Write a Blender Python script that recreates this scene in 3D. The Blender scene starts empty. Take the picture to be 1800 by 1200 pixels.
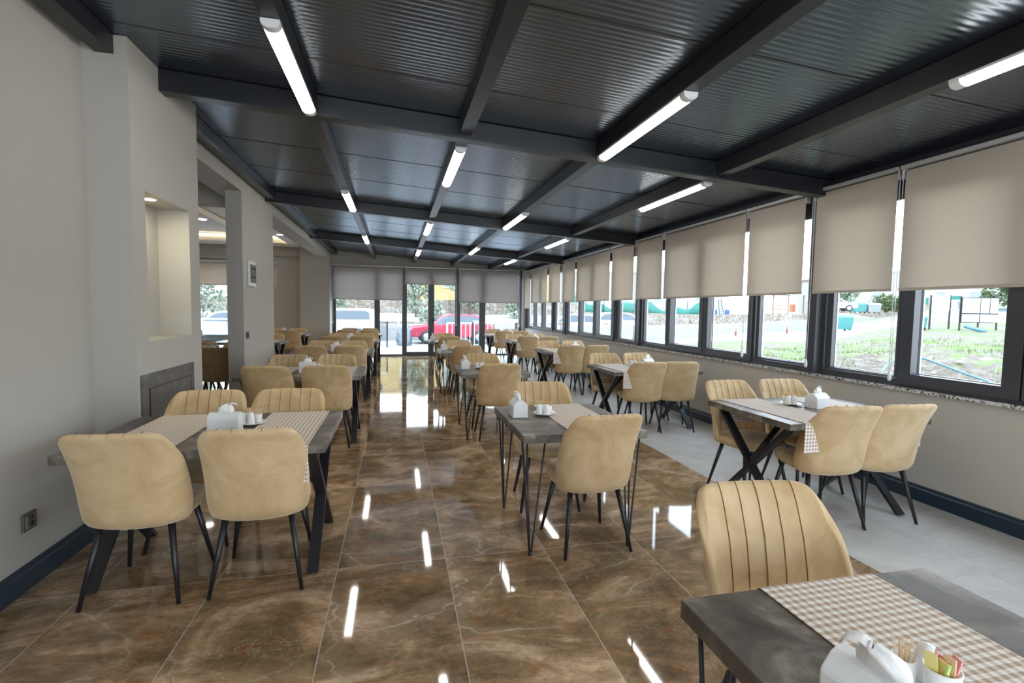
import bpy, bmesh, math, random
from math import sin, cos, pi, sqrt, radians, atan2
from mathutils import Vector, Matrix
rnd = random.Random(7)
S = bpy.context.scene
COL = S.collection
# ------------------------------------------------------------------ camera
CAMP = Vector((-0.2839, -2.8355, 1.4568)); FPX = 875.8
yaw, pit, rol = 0.22945, -0.06403, 0.0158
fw = Vector((sin(yaw)*cos(pit), cos(yaw)*cos(pit), sin(pit)))
r0 = Vector((cos(yaw), -sin(yaw), 0)); u0 = r0.cross(fw)
rt = r0*cos(rol) + u0*sin(rol); up = -r0*sin(rol) + u0*cos(rol)
cd = bpy.data.cameras.new('camera'); cam = bpy.data.objects.new('camera', cd); COL.objects.link(cam)
m = Matrix((rt, up, -fw)).transposed().to_4x4(); m.translation = CAMP
cam.matrix_world = m
cd.sensor_width = 36.0; cd.lens = 36.0*FPX/1800.0; cd.clip_start = 0.02; cd.clip_end = 600
S.camera = cam
# ------------------------------------------------------------------ world, exposure
W = bpy.data.worlds.new('overcast'); S.world = W; W.use_nodes = True
wn = W.node_tree; wn.nodes.clear()
wo = wn.nodes.new('ShaderNodeOutputWorld'); wb = wn.nodes.new('ShaderNodeBackground')
tc = wn.nodes.new('ShaderNodeTexCoord'); sp = wn.nodes.new('ShaderNodeSeparateXYZ')
cr = wn.nodes.new('ShaderNodeValToRGB')
cr.color_ramp.elements[0].position = 0.0; cr.color_ramp.elements[0].color = (0.93, 0.96, 1.0, 1)
cr.color_ramp.elements[1].position = 0.6; cr.color_ramp.elements[1].color = (0.70, 0.83, 1.0, 1)
wn.links.new(tc.outputs['Generated'], sp.inputs[0]); wn.links.new(sp.outputs['Z'], cr.inputs[0])
wn.links.new(cr.outputs[0], wb.inputs['Color']); wn.links.new(wb.outputs[0], wo.inputs[0])
wb.inputs['Strength'].default_value = 5.5
vs = S.view_settings
S.display_settings.display_device = 'sRGB'
vs.view_transform = 'Standard'; vs.look = 'None'; vs.gamma = 1.0; vs.use_curve_mapping = False
vs.exposure = 0.48
LAMP_EMIT = 17.0
sd = bpy.data.lights.new('hazy_sun', 'SUN'); sd.energy = 1.2; sd.angle = radians(25); sd.color = (1, .97, .92)
so = bpy.data.objects.new('hazy_sun', sd); COL.objects.link(so); so.rotation_euler = (radians(38), radians(8), radians(200))
try:
    S.cycles.use_denoising = True
    S.cycles.max_bounces = 10; S.cycles.transparent_max_bounces = 24; S.cycles.diffuse_bounces = 5
    S.cycles.glossy_bounces = 4; S.cycles.sample_clamp_indirect = 8.0
    S.cycles.caustics_reflective = False; S.cycles.caustics_refractive = False
except Exception:
    pass
def portal(x, y, z, sx, sy, rot):
    l = bpy.data.lights.new('sky_portal', 'AREA'); l.shape = 'RECTANGLE'; l.size = sx; l.size_y = sy
    l.cycles.is_portal = True
    o = bpy.data.objects.new('sky_portal', l); COL.objects.link(o); o.location = (x, y, z); o.rotation_euler = rot
# area lights point along local -Z
portal(4.02, 3.2, 1.75, 1.7, 19.0, (0, radians(90), 0))         # right window band, facing -X
portal(0.8, 12.85, 1.35, 5.6, 2.7, (radians(-90), 0, 0))        # glazed far wall, facing -Y
portal(-5.0, 12.85, 1.5, 2.6, 2.0, (radians(-90), 0, 0))
portal(0.8, -6.4, 1.35, 5.0, 2.7, (radians(90), 0, 0))          # glazed wall behind the camera
# ------------------------------------------------------------------ mesh helpers
class MB:
    def __init__(s): s.v = []; s.f = []; s.mi = []; s.sm = []
    def add(s, vs_, fs, mi=0, sm=False):
        b = len(s.v); s.v += [tuple(p) for p in vs_]
        for f in fs: s.f.append([b+i for i in f]); s.mi.append(mi); s.sm.append(sm)
        return s
    def box(s, x0, x1, y0, y1, z0, z1, mi=0):
        if x0 > x1: x0, x1 = x1, x0
        if y0 > y1: y0, y1 = y1, y0
        if z0 > z1: z0, z1 = z1, z0
        return s.add([(x0,y0,z0),(x1,y0,z0),(x1,y1,z0),(x0,y1,z0),(x0,y0,z1),(x1,y0,z1),(x1,y1,z1),(x0,y1,z1)],
              [(3,2,1,0),(4,5,6,7),(0,1,5,4),(1,2,6,5),(2,3,7,6),(3,0,4,7)], mi)
    def hexa(s, p, mi=0):   # 8 corners, bottom ring then top ring
        return s.add(p, [(3,2,1,0),(4,5,6,7),(0,1,5,4),(1,2,6,5),(2,3,7,6),(3,0,4,7)], mi)
    def bar(s, p, q, w, h, side=(1,0,0), mi=0):
        p = Vector(p); q = Vector(q); d = (q-p).normalized(); a = Vector(side); a = (a - d*a.dot(d)).normalized(); b = d.cross(a)
        P = []
        for c in (p, q):
            for i, j in ((-1,-1),(1,-1),(1,1),(-1,1)): P.append(c + a*(w/2*i) + b*(h/2*j))
        return s.add(P, [(3,2,1,0),(4,5,6,7),(0,1,5,4),(1,2,6,5),(2,3,7,6),(3,0,4,7)], mi)
    def cyl(s, p, q, ra, rb=None, n=12, mi=0, sm=True):
        rb = ra if rb is None else rb
        p = Vector(p); q = Vector(q); d = (q-p).normalized()
        a = Vector((1,0,0)) if abs(d.x) < .9 else Vector((0,1,0)); a = (a-d*a.dot(d)).normalized(); b = d.cross(a)
        P = [c + (a*cos(2*pi*i/n) + b*sin(2*pi*i/n))*r for c, r in ((p,ra),(q,rb)) for i in range(n)]
        s.add(P, [(i,(i+1)%n,n+(i+1)%n,n+i) for i in range(n)], mi, sm)
        bs = len(s.v)-2*n
        s.f.append([bs+i for i in reversed(range(n))]); s.mi.append(mi); s.sm.append(False)
        s.f.append([bs+n+i for i in range(n)]); s.mi.append(mi); s.sm.append(False)
        return s
    def tube(s, pts, r, n=8, mi=0):
        pts = [Vector(p) for p in pts]; P = []; a = None
        for i, p in enumerate(pts):
            d = (pts[min(i+1,len(pts)-1)] - pts[max(i-1,0)]).normalized()
            if a is None: a = Vector((1,0,0)) if abs(d.x) < .9 else Vector((0,1,0))
            a = (a-d*a.dot(d)).normalized(); b = d.cross(a)
            P += [p + (a*cos(2*pi*k/n) + b*sin(2*pi*k/n))*r for k in range(n)]
        F = [(i*n+k, i*n+(k+1)%n, (i+1)*n+(k+1)%n, (i+1)*n+k) for i in range(len(pts)-1) for k in range(n)]
        F += [tuple(reversed(range(n))), tuple((len(pts)-1)*n+k for k in range(n))]
        return s.add(P, F, mi, True)
    def lathe(s, prof, c=(0,0,0), n=24, mi=0, axis='z'):
        P = []
        for r, h in prof:
            for k in range(n):
                a = 2*pi*k/n
                if axis == 'z': P.append((c[0]+r*cos(a), c[1]+r*sin(a), c[2]+h))
                elif axis == 'x': P.append((c[0]+h, c[1]+r*cos(a), c[2]+r*sin(a)))
                else: P.append((c[0]+r*cos(a), c[1]+h, c[2]-r*sin(a)))
        F = [(i*n+k, i*n+(k+1)%n, (i+1)*n+(k+1)%n, (i+1)*n+k) for i in range(len(prof)-1) for k in range(n)]
        return s.add(P, F, mi, True)
    def prism(s, poly, a, b, axis='y', mi=0, sm=False):
        def mk(p, t):
            if axis == 'y': return (p[0], t, p[1])
            if axis == 'x': return (t, p[0], p[1])
            return (p[0], p[1], t)
        n = len(poly)
        P = [mk(p, a) for p in poly] + [mk(p, b) for p in poly]
        s.add(P, [(i,(i+1)%n,n+(i+1)%n,n+i) for i in range(n)], mi, sm)
        bs = len(s.v)-2*n
        s.f.append([bs+i for i in reversed(range(n))]); s.mi.append(mi); s.sm.append(False)
        s.f.append([bs+n+i for i in range(n)]); s.mi.append(mi); s.sm.append(False)
        return s
    def grid(s, rows, closed=False, mi=0, sm=True):
        n = len(rows[0]); P = [p for r in rows for p in r]; F = []
        for i in range(len(rows)-1):
            for k in range(n if closed else n-1):
                F.append((i*n+k, i*n+(k+1)%n, (i+1)*n+(k+1)%n, (i+1)*n+k))
        return s.add(P, F, mi, sm)
    def mesh(s, name, mats):
        me = bpy.data.meshes.new(name); me.from_pydata(s.v, [], s.f)
        for mt in (mats if isinstance(mats, (list, tuple)) else [mats]): me.materials.append(mt)
        me.polygons.foreach_set('material_index', s.mi); me.polygons.foreach_set('use_smooth', s.sm)
        me.validate(); me.update()
        bm = bmesh.new(); bm.from_mesh(me); bmesh.ops.recalc_face_normals(bm, faces=bm.faces); bm.to_mesh(me); bm.free()
        return me
    def build(s, name, mats, parent=None, bevel=0, seg=2, sub=0, label=None, loc=None, rz=0):
        o = bpy.data.objects.new(name, s.mesh(name, mats)); COL.objects.link(o)
        if parent: o.parent = parent
        if loc is not None: o.location = loc
        if rz: o.rotation_euler = (0, 0, rz)
        if bevel:
            b = o.modifiers.new('bevel', 'BEVEL'); b.width = bevel; b.segments = seg; b.limit_method = 'ANGLE'; b.angle_limit = radians(40)
        if sub:
            b = o.modifiers.new('subd', 'SUBSURF'); b.levels = sub; b.render_levels = sub
        if label: o['label'] = label
        return o
def tag(o, label, cat, group=None, kind=None):
    o['label'] = label; o['category'] = cat
    if group: o['group'] = group
    if kind: o['kind'] = kind
    return o
def thing(name, label, cat, loc=(0,0,0), rz=0, group=None):
    o = bpy.data.objects.new(name, None); COL.objects.link(o); o.location = loc; o.rotation_euler = (0,0,rz)
    o.empty_display_size = .1
    return tag(o, label, cat, group)
def struct(o, label=None):
    o['kind'] = 'structure'
    if label: o['label'] = label
    return o
def estruct(name, loc=(0,0,0), label=None):
    o = bpy.data.objects.new(name, None); COL.objects.link(o); o.location = loc
    return struct(o, label)
def dup(root, loc=None, rz=None, label=None, group=None):
    r = root.copy(); COL.objects.link(r)
    if loc is not None: r.location = loc
    if rz is not None: r.rotation_euler = (0,0,rz)
    if label: r['label'] = label
    if group: r['group'] = group
    def rec(src, dst):
        for ch in list(src.children):
            c = ch.copy(); COL.objects.link(c); c.parent = dst; rec(ch, c)
    rec(root, r); return r
# ------------------------------------------------------------------ materials
def mat(name): 
    m_ = bpy.data.materials.new(name); m_.use_nodes = True; nt = m_.node_tree
    return m_, nt, nt.nodes['Principled BSDF']
def N(nt, t, **kw):
    n = nt.nodes.new(t)
    for k, v in kw.items(): setattr(n, k, v)
    return n
def math_(nt, op, a, b=None, c=None):
    n = nt.nodes.new('ShaderNodeMath'); n.operation = op
    for i, x in enumerate((a, b, c)):
        if x is None: continue
        if isinstance(x, (int, float)): n.inputs[i].default_value = x
        else: nt.links.new(x, n.inputs[i])
    return n.outputs[0]
def mix(nt, f, a, b, bt='MIX'):
    n = nt.nodes.new('ShaderNodeMix'); n.data_type = 'RGBA'; n.blend_type = bt
    if isinstance(f, (int, float)): n.inputs[0].default_value = f
    else: nt.links.new(f, n.inputs[0])
    for i, x in ((6, a), (7, b)):
        if isinstance(x, tuple): n.inputs[i].default_value = (*x[:3], 1)
        else: nt.links.new(x, n.inputs[i])
    return n.outputs[2]
def ramp(nt, f, stops):
    n = nt.nodes.new('ShaderNodeValToRGB'); nt.links.new(f, n.inputs[0]); e = n.color_ramp.elements
    while len(e) < len(stops): e.new(0.5)
    for i, (p, c) in enumerate(stops): e[i].position = p; e[i].color = (*c, 1) if len(c) == 3 else c
    return n.outputs[0]
def noise(nt, vec, scale, det=4, rough=.55, dist=0):
    n = N(nt, 'ShaderNodeTexNoise'); n.inputs['Scale'].default_value = scale; n.inputs['Detail'].default_value = det
    n.inputs['Roughness'].default_value = rough; n.inputs['Distortion'].default_value = dist
    if vec is not None: nt.links.new(vec, n.inputs['Vector'])
    return n
def coord(nt, kind='Object'):
    return N(nt, 'ShaderNodeTexCoord').outputs[kind]
def bump(nt, h, strength, dist, bs):
    b = N(nt, 'ShaderNodeBump'); b.inputs['Strength'].default_value = strength; b.inputs['Distance'].default_value = dist
    nt.links.new(h, b.inputs['Height']); nt.links.new(b.outputs[0], bs.inputs['Normal'])
def plain(name, col, rough=.5, metal=0.0, spec=.5, vary=0.0, scale=6, bmp=0):
    m_, nt, b = mat(name)
    b.inputs['Roughness'].default_value = rough; b.inputs['Metallic'].default_value = metal
    b.inputs['Specular IOR Level'].default_value = spec
    n = noise(nt, coord(nt), scale)
    v = max(vary, .03)
    c = mix(nt, n.outputs['Fac'], tuple(x*(1-v) for x in col), tuple(min(1, x*(1+v)) for x in col))
    nt.links.new(c, b.inputs['Base Color'])
    if bmp: bump(nt, n.outputs['Fac'], bmp, .01, b)
    return m_
M = {}
M['wall'] = plain('painted plaster warm grey', (.43,.41,.375), .6, vary=.03, scale=2.5)
M['wall_low'] = plain('painted parapet plaster', (.50,.468,.415), .6, vary=.03, scale=2.5)
M['white_paint'] = plain('white ceiling paint', (.80,.80,.78), .7)
M['frame'] = plain('anthracite window profile', (.045,.047,.058), .38, vary=.05)
M['steel'] = plain('dark painted steel', (.014,.0155,.020), .35, vary=.1, scale=9)
M['skirt'] = plain('navy black skirting with painted blue reflection', (.012,.030,.052), .3)  # extra blue in the base colour stands in for a bluish reflection
M['rail'] = plain('pale aluminium rail', (.62,.62,.62), .35, .3)
M['blackleg'] = plain('black powder coated metal', (.014,.014,.018), .38)
M['ceramic'] = plain('white glazed ceramic', (.82,.82,.81), .18)
M['melamine'] = plain('white plastic body', (.80,.81,.83), .3)
M['tissue'] = plain('white paper napkin', (.85,.85,.84), .9, bmp=.3, scale=40)
M['chrome'] = plain('brushed metal', (.6,.6,.6), .25, .9)
M['socket'] = plain('grey socket plastic', (.09,.085,.085), .35)
M['dark'] = plain('black rubber', (.01,.01,.01), .6)
M['cotton'] = plain('clear plastic cord', (.78,.80,.84), .35)
def m_emit(name, col, st):
    m_, nt, b = mat(name)
    b.inputs['Base Color'].default_value = (.9,.9,.9,1)
    b.inputs['Emission Color'].default_value = (*col, 1); b.inputs['Emission Strength'].default_value = st
    return m_
M['lamp'] = m_emit('lit diffuser', (1.0,.965,.90), LAMP_EMIT)
M['spot'] = m_emit('lit downlight', (1.0,.93,.80), 14)
M['cove'] = m_emit('warm cove strip', (1.0,.78,.48), 3.0)
# glass: clear, thin, with fresnel reflection
m_, nt, b = mat('clear window glass'); nt.nodes.remove(b)
tr = N(nt, 'ShaderNodeBsdfTransparent'); tr.inputs[0].default_value = (.93,.96,.97,1)
gl = N(nt, 'ShaderNodeBsdfGlossy'); gl.inputs['Roughness'].default_value = .02
fr = N(nt, 'ShaderNodeFresnel'); fr.inputs[0].default_value = 1.3
geo = N(nt, 'ShaderNodeNewGeometry')
mx = N(nt, 'ShaderNodeMixShader'); nt.links.new(math_(nt, 'MULTIPLY', fr.outputs[0], math_(nt, 'SUBTRACT', 1.0, geo.outputs['Backfacing'])), mx.inputs[0]); nt.links.new(tr.outputs[0], mx.inputs[1]); nt.links.new(gl.outputs[0], mx.inputs[2])
nt.links.new(mx.outputs[0], nt.nodes['Material Output'].inputs[0]); M['glass'] = m_
# blind fabric: woven, translucent
m_, nt, b = mat('woven blind fabric')
co = coord(nt); sx = N(nt, 'ShaderNodeSeparateXYZ'); nt.links.new(co, sx.inputs[0])
n1 = noise(nt, co, 3); mp = N(nt, 'ShaderNodeMapping'); mp.inputs['Scale'].default_value = (20,20,260); nt.links.new(co, mp.inputs[0]); n2 = noise(nt, mp.outputs[0], 1.0, 2)
c = mix(nt, n2.outputs['Fac'], (.62,.56,.49), (.71,.65,.58))
nt.links.new(c, b.inputs['Base Color']); b.inputs['Roughness'].default_value = .85
tl = N(nt, 'ShaderNodeBsdfTranslucent'); nt.links.new(c, tl.inputs[0])
mx = N(nt, 'ShaderNodeMixShader'); mx.inputs[0].default_value = .42
nt.links.new(b.outputs[0], mx.inputs[1]); nt.links.new(tl.outputs[0], mx.inputs[2]); nt.links.new(mx.outputs[0], nt.nodes['Material Output'].inputs[0])
M['blind'] = m_
m_ = m_.copy(); m_.name = 'grey woven blind fabric'
for n_ in m_.node_tree.nodes:
    if n_.type == 'MIX': n_.inputs[6].default_value = (.50,.47,.455,1); n_.inputs[7].default_value = (.57,.54,.525,1)
M['blind_grey'] = m_
# velvet
def velvet(name, a, bb, sheen):
    m_, nt, b = mat(name); co = coord(nt)
    inf = N(nt, 'ShaderNodeObjectInfo'); ad = N(nt, 'ShaderNodeVectorMath'); ad.operation = 'ADD'
    mu = N(nt, 'ShaderNodeVectorMath'); mu.operation = 'SCALE'; cb = N(nt, 'ShaderNodeCombineXYZ')
    nt.links.new(inf.outputs['Random'], cb.inputs[0]); nt.links.new(inf.outputs['Random'], cb.inputs[1]); nt.links.new(cb.outputs[0], mu.inputs[0]); mu.inputs['Scale'].default_value = 37
    nt.links.new(co, ad.inputs[0]); nt.links.new(mu.outputs[0], ad.inputs[1])
    n = noise(nt, ad.outputs[0], 4.5, 5, .6, 1.2); n2 = noise(nt, ad.outputs[0], 300, 2)
    c = mix(nt, ramp(nt, n.outputs['Fac'], [(.36,(0,0,0)),(.64,(1,1,1))]), a, bb)
    nt.links.new(c, b.inputs['Base Color']); b.inputs['Roughness'].default_value = .75; b.inputs['Specular IOR Level'].default_value = .2
    b.inputs['Sheen Weight'].default_value = sheen; b.inputs['Sheen Roughness'].default_value = .45; b.inputs['Sheen Tint'].default_value = (1,.88,.70,1)
    bump(nt, n2.outputs['Fac'], .15, .001, b)
    return m_
M['velvet'] = velvet('mustard velvet', (.52,.36,.185), (.65,.485,.29), .7)
M['seam'] = plain('dark mustard stitching', (.17,.095,.03), .9)
# table laminate
m_, nt, b = mat('dark stone look laminate'); co = coord(nt)
inf = N(nt, 'ShaderNodeObjectInfo'); ad = N(nt, 'ShaderNodeVectorMath'); ad.operation = 'ADD'; cb = N(nt, 'ShaderNodeCombineXYZ')
nt.links.new(math_(nt, 'MULTIPLY', inf.outputs['Random'], 30.0), cb.inputs[0]); nt.links.new(co, ad.inputs[0]); nt.links.new(cb.outputs[0], ad.inputs[1])
n = noise(nt, ad.outputs[0], 5, 8, .62, .6); n2 = noise(nt, ad.outputs[0], 60, 3)
c = ramp(nt, n.outputs['Fac'], [(.30,(.046,.038,.031)),(.46,(.090,.076,.063)),(.56,(.16,.14,.115)),(.66,(.32,.29,.245))])
c = mix(nt, .25, c, n2.outputs['Fac'], 'OVERLAY')
nt.links.new(c, b.inputs['Base Color']); b.inputs['Roughness'].default_value = .38; bump(nt, n2.outputs['Fac'], .12, .001, b)
M['laminate'] = m_
m_, nt, b = mat('slate look panel'); co = coord(nt); n = noise(nt, co, 7, 8, .65, 1.0)
c = ramp(nt, n.outputs['Fac'], [(.3,(.06,.058,.058)),(.55,(.115,.11,.105)),(.8,(.24,.23,.22))]); nt.links.new(c, b.inputs['Base Color']); b.inputs['Roughness'].default_value = .45
M['slate'] = m_
# gingham
m_, nt, b = mat('beige gingham cloth'); co = coord(nt); sx = N(nt, 'ShaderNodeSeparateXYZ'); nt.links.new(co, sx.inputs[0])
P_ = .0235
s1 = math_(nt, 'GREATER_THAN', math_(nt, 'FRACT', math_(nt, 'MULTIPLY', math_(nt, 'ADD', sx.outputs['X'], 10.0), 1/P_)), .5)
yz = math_(nt, 'ADD', math_(nt, 'ADD', sx.outputs['Y'], sx.outputs['Z']), 10.0)
s2 = math_(nt, 'GREATER_THAN', math_(nt, 'FRACT', math_(nt, 'MULTIPLY', yz, 1/P_)), .5)
sm_ = math_(nt, 'MULTIPLY', math_(nt, 'ADD', s1, s2), .5)
c = ramp(nt, sm_, [(0,(.84,.82,.79)),(.5,(.66,.56,.47)),(1,(.42,.32,.25))])
nt.links.new(c, b.inputs['Base Color']); b.inputs['Roughness'].default_value = .9; nn = noise(nt, co, 400, 2); bump(nt, nn.outputs['Fac'], .2, .001, b)
M['gingham'] = m_
# marble floor tiles
def tile_mat(name, kind):
    m_, nt, b = mat(name); co = coord(nt, 'Object'); sx = N(nt, 'ShaderNodeSeparateXYZ'); nt.links.new(co, sx.inputs[0])
    TX, TY = (.6, 1.294) if kind == 'brown' else (.6, 1.294)
    ux = math_(nt, 'MULTIPLY', math_(nt, 'ADD', sx.outputs['X'], 60.0), 1/TX); uy = math_(nt, 'MULTIPLY', math_(nt, 'ADD', sx.outputs['Y'], 129.4), 1/TY)
    fx = math_(nt, 'FRACT', ux); fy = math_(nt, 'FRACT', uy)
    gx = math_(nt, 'MULTIPLY', math_(nt, 'MINIMUM', fx, math_(nt, 'SUBTRACT', 1.0, fx)), TX)
    gy = math_(nt, 'MULTIPLY', math_(nt, 'MINIMUM', fy, math_(nt, 'SUBTRACT', 1.0, fy)), TY)
    g = math_(nt, 'LESS_THAN', math_(nt, 'MINIMUM', gx, gy), .0021)
    cb = N(nt, 'ShaderNodeCombineXYZ'); nt.links.new(math_(nt, 'FLOOR', ux), cb.inputs[0]); nt.links.new(math_(nt, 'FLOOR', uy), cb.inputs[1])
    wnz = N(nt, 'ShaderNodeTexWhiteNoise'); wnz.noise_dimensions = '3D'; nt.links.new(cb.outputs[0], wnz.inputs['Vector'])
    sc = N(nt, 'ShaderNodeVectorMath'); sc.operation = 'SCALE'; nt.links.new(wnz.outputs['Color'], sc.inputs[0]); sc.inputs['Scale'].default_value = 25
    ad = N(nt, 'ShaderNodeVectorMath'); ad.operation = 'ADD'; nt.links.new(co, ad.inputs[0]); nt.links.new(sc.outputs[0], ad.inputs[1])
    v = ad.outputs[0]
    mp = N(nt, 'ShaderNodeMapping'); mp.inputs['Rotation'].default_value = (0,0,.5); mp.inputs['Scale'].default_value = (1,1.6,1); nt.links.new(v, mp.inputs[0]); v2 = mp.outputs[0]
    big = noise(nt, v2, 1.35, 7, .62, 1.8); fine = noise(nt, v2, 26, 10, .78, .5); mid = noise(nt, v, 4.5, 6, .65, .8)
    def veins(vec, scale, width, dist):
        nz = noise(nt, vec, scale*.8, 5, .6)
        a2 = N(nt, 'ShaderNodeVectorMath'); a2.operation = 'ADD'; s2_ = N(nt, 'ShaderNodeVectorMath'); s2_.operation = 'SCALE'
        nt.links.new(nz.outputs['Color'], s2_.inputs[0]); s2_.inputs['Scale'].default_value = dist; nt.links.new(vec, a2.inputs[0]); nt.links.new(s2_.outputs[0], a2.inputs[1])
        vo = N(nt, 'ShaderNodeTexVoronoi'); vo.feature = 'DISTANCE_TO_EDGE'; vo.inputs['Scale'].default_value = scale; nt.links.new(a2.outputs[0], vo.inputs['Vector'])
        return ramp(nt, vo.outputs['Distance'], [(0,(1,1,1)),(width*.4,(.55,.55,.55)),(width,(0,0,0))])
    def mask(vec, scale, lo, hi):
        return ramp(nt, noise(nt, vec, scale, 3).outputs['Fac'], [(lo,(0,0,0)),(hi,(1,1,1))])
    if kind == 'brown':
        c = ramp(nt, big.outputs['Fac'], [(.32,(.16,.108,.058)),(.46,(.245,.163,.090)),(.53,(.34,.225,.13)),(.60,(.50,.35,.225)),(.72,(.70,.54,.39))])
        c = mix(nt, .55, c, ramp(nt, mid.outputs['Fac'], [(.3,(.22,.21,.20)),(.5,(.5,.5,.5)),(.70,(.74,.70,.64))]), 'OVERLAY')
        c = mix(nt, .7, c, ramp(nt, fine.outputs['Fac'], [(.3,(.22,.22,.23)),(.7,(.78,.77,.75))]), 'OVERLAY')
        rust = mask(v2, 7.0, .56, .70); c = mix(nt, math_(nt, 'MULTIPLY', rust, .55), c, (.30,.13,.045))
        w1 = math_(nt, 'MULTIPLY', veins(v2, 1.15, .013, 1.1), mask(v, 1.6, .46, .60))
        w2 = math_(nt, 'MULTIPLY', veins(v, 2.6, .022, .9), mask(v2, 2.3, .52, .64))
        w3 = math_(nt, 'MULTIPLY', veins(v2, 4.5, .03, .8), mask(v, 2.9, .56, .68))
        hal = math_(nt, 'MULTIPLY', veins(v2, 1.15, .16, 1.1), mask(v, 1.6, .44, .62)); c = mix(nt, math_(nt, 'MULTIPLY', hal, .45), c, (.52,.40,.28))
        w4 = math_(nt, 'MULTIPLY', veins(mp.outputs[0], 3.4, .012, 1.4), mask(v2, 3.1, .50, .60)); c = mix(nt, math_(nt, 'MULTIPLY', w4, .55), c, (.75,.66,.54))
        c = mix(nt, math_(nt, 'MULTIPLY', w1, .8), c, (.70,.60,.48))
        c = mix(nt, math_(nt, 'MULTIPLY', w2, .55), c, (.46,.38,.29))
        c = mix(nt, math_(nt, 'MULTIPLY', w3, .6), c, (.33,.15,.06))
        c = mix(nt, g, c, (.56,.52,.47))
        b.inputs['Roughness'].default_value = .045; b.inputs['Specular IOR Level'].default_value = .75
    else:
        c = ramp(nt, big.outputs['Fac'], [(.3,(.50,.49,.475)),(.55,(.58,.57,.55)),(.75,(.66,.65,.63))])
        c = mix(nt, .3, c, fine.outputs['Fac'], 'OVERLAY')
        w1 = math_(nt, 'MULTIPLY', veins(v2, 2.0, .02, .5), mask(v, 1.6, .42, .6))
        c = mix(nt, math_(nt, 'MULTIPLY', w1, .3), c, (.6,.59,.57)); c = mix(nt, math_(nt, 'MULTIPLY', g, .5), c, (.3,.29,.28))
        b.inputs['Roughness'].default_value = .22; b.inputs['Specular IOR Level'].default_value = .6
    nt.links.new(c, b.inputs['Base Color'])
    return m_
M['marble'] = tile_mat('polished brown marble tile', 'brown'); M['greytile'] = tile_mat('honed grey tile', 'grey')
# granite sill
m_, nt, b = mat('speckled granite'); co = coord(nt); vo = N(nt, 'ShaderNodeTexVoronoi'); vo.inputs['Scale'].default_value = 70; nt.links.new(co, vo.inputs['Vector'])
n = noise(nt, co, 55, 4, .6); c = ramp(nt, n.outputs['Fac'], [(.42,(.04,.04,.04)),(.50,(.55,.54,.52)),(.8,(.75,.74,.72))]); nt.links.new(c, b.inputs['Base Color']); b.inputs['Roughness'].default_value = .25
M['granite'] = m_
M['ceil'] = plain('dark ribbed roof sheet', (.014,.016,.022), .25, 0, 1.0, vary=.12, scale=3)
M['ceil'].node_tree.nodes['Principled BSDF'].inputs['IOR'].default_value = 1.95
M['ceil'].node_tree.nodes['Principled BSDF'].inputs['Specular Tint'].default_value = (.70,.84,1.0,1)
# ------------------------------------------------------------------ room constants
YB = -6.2; YF = 12.6
def cz(x): return 2.960 - .0625*x          # underside of the roof sheets
def wx(y): return -2.10   # face of the left wall line
# floor
f = MB(); f.add([(-7.2,YB,0),(2.4,YB,0),(2.4,YF+.1,0),(-7.2,YF+.1,0)], [(0,1,2,3)], 0)
f.add([(2.4,YB,0),(3.95,YB,0),(3.95,YF+.1,0),(2.4,YF+.1,0)], [(0,1,2,3)], 1)
f.add([(-7.2,YB,-.12),(3.95,YB,-.12),(3.95,YF+.1,-.12),(-7.2,YF+.1,-.12)], [(3,2,1,0)], 0)
struct(f.build('floor', [M['marble'], M['greytile']]))
# ceiling: ribbed sheets, joints every metre, as one corrugated skin plus a roof slab
f = MB(); rows = []; y = YB; per = .042
X0, X1 = -2.3, 3.95
while y < YF+.1:
    k = round((y+.4)/1.0)
    for k in range(6):
        dy = per*k/6; dz = .0009+.0009*sin(2*pi*k/6)
        rows.append([(X0, y+dy, cz(X0)+dz), (X1, y+dy, cz(X1)+dz)])
    y += per
f.grid(rows, sm=True)
yj = -.4 - 5
while yj < YF:
    f.hexa([(X0,yj-.005,cz(X0)-.001),(X1,yj-.005,cz(X1)-.001),(X1,yj+.005,cz(X1)-.001),(X0,yj+.005,cz(X0)-.001),
            (X0,yj-.005,cz(X0)+.006),(X1,yj-.005,cz(X1)+.006),(X1,yj+.005,cz(X1)+.006),(X0,yj+.005,cz(X0)+.006)], 1); yj += 1.0
f.hexa([(X0,YB,cz(X0)+.02),(X1,YB,cz(X1)+.02),(X1,YF+.3,cz(X1)+.02),(X0,YF+.3,cz(X0)+.02),(X0,YB,cz(X0)+.12),(X1,YB,cz(X1)+.12),(X1,YF+.3,cz(X1)+.12),(X0,YF+.3,cz(X0)+.12)])
struct(f.build('ceiling', [M['ceil'], M['dark']]))
# rafters (across) and purlins (along)
tn = 0
RAFT = (-2.6, 1.17, 4.98, 8.78)
for y in RAFT:
    tn += 1; f = MB(); xa = -1.97 if y == 1.17 else -2.13; xb = 3.80; h = .145
    f.hexa([(xa,y,cz(xa)-h),(xb,y,cz(xb)-h),(xb,y+.10,cz(xb)-h),(xa,y+.10,cz(xa)-h),(xa,y,cz(xa)-.002),(xb,y,cz(xb)-.002),(xb,y+.10,cz(xb)-.002),(xa,y+.10,cz(xa)-.002)])
    f.hexa([(xa,y-.006,cz(xa)-h-.008),(xb,y-.006,cz(xb)-h-.008),(xb,y+.106,cz(xb)-h-.008),(xa,y+.106,cz(xa)-h-.008),(xa,y-.006,cz(xa)-h),(xb,y-.006,cz(xb)-h),(xb,y+.106,cz(xb)-h),(xa,y+.106,cz(xa)-h)])
    struct(f.build('trim_%d' % tn, M['steel'], bevel=.004), 'dark steel cross beam under the ribbed roof')
PX = (-2.0, -.90, .25, 1.40, 2.55)
ends = [YB] + [e for y in RAFT for e in (y, y+.10)] + [YF]
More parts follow.
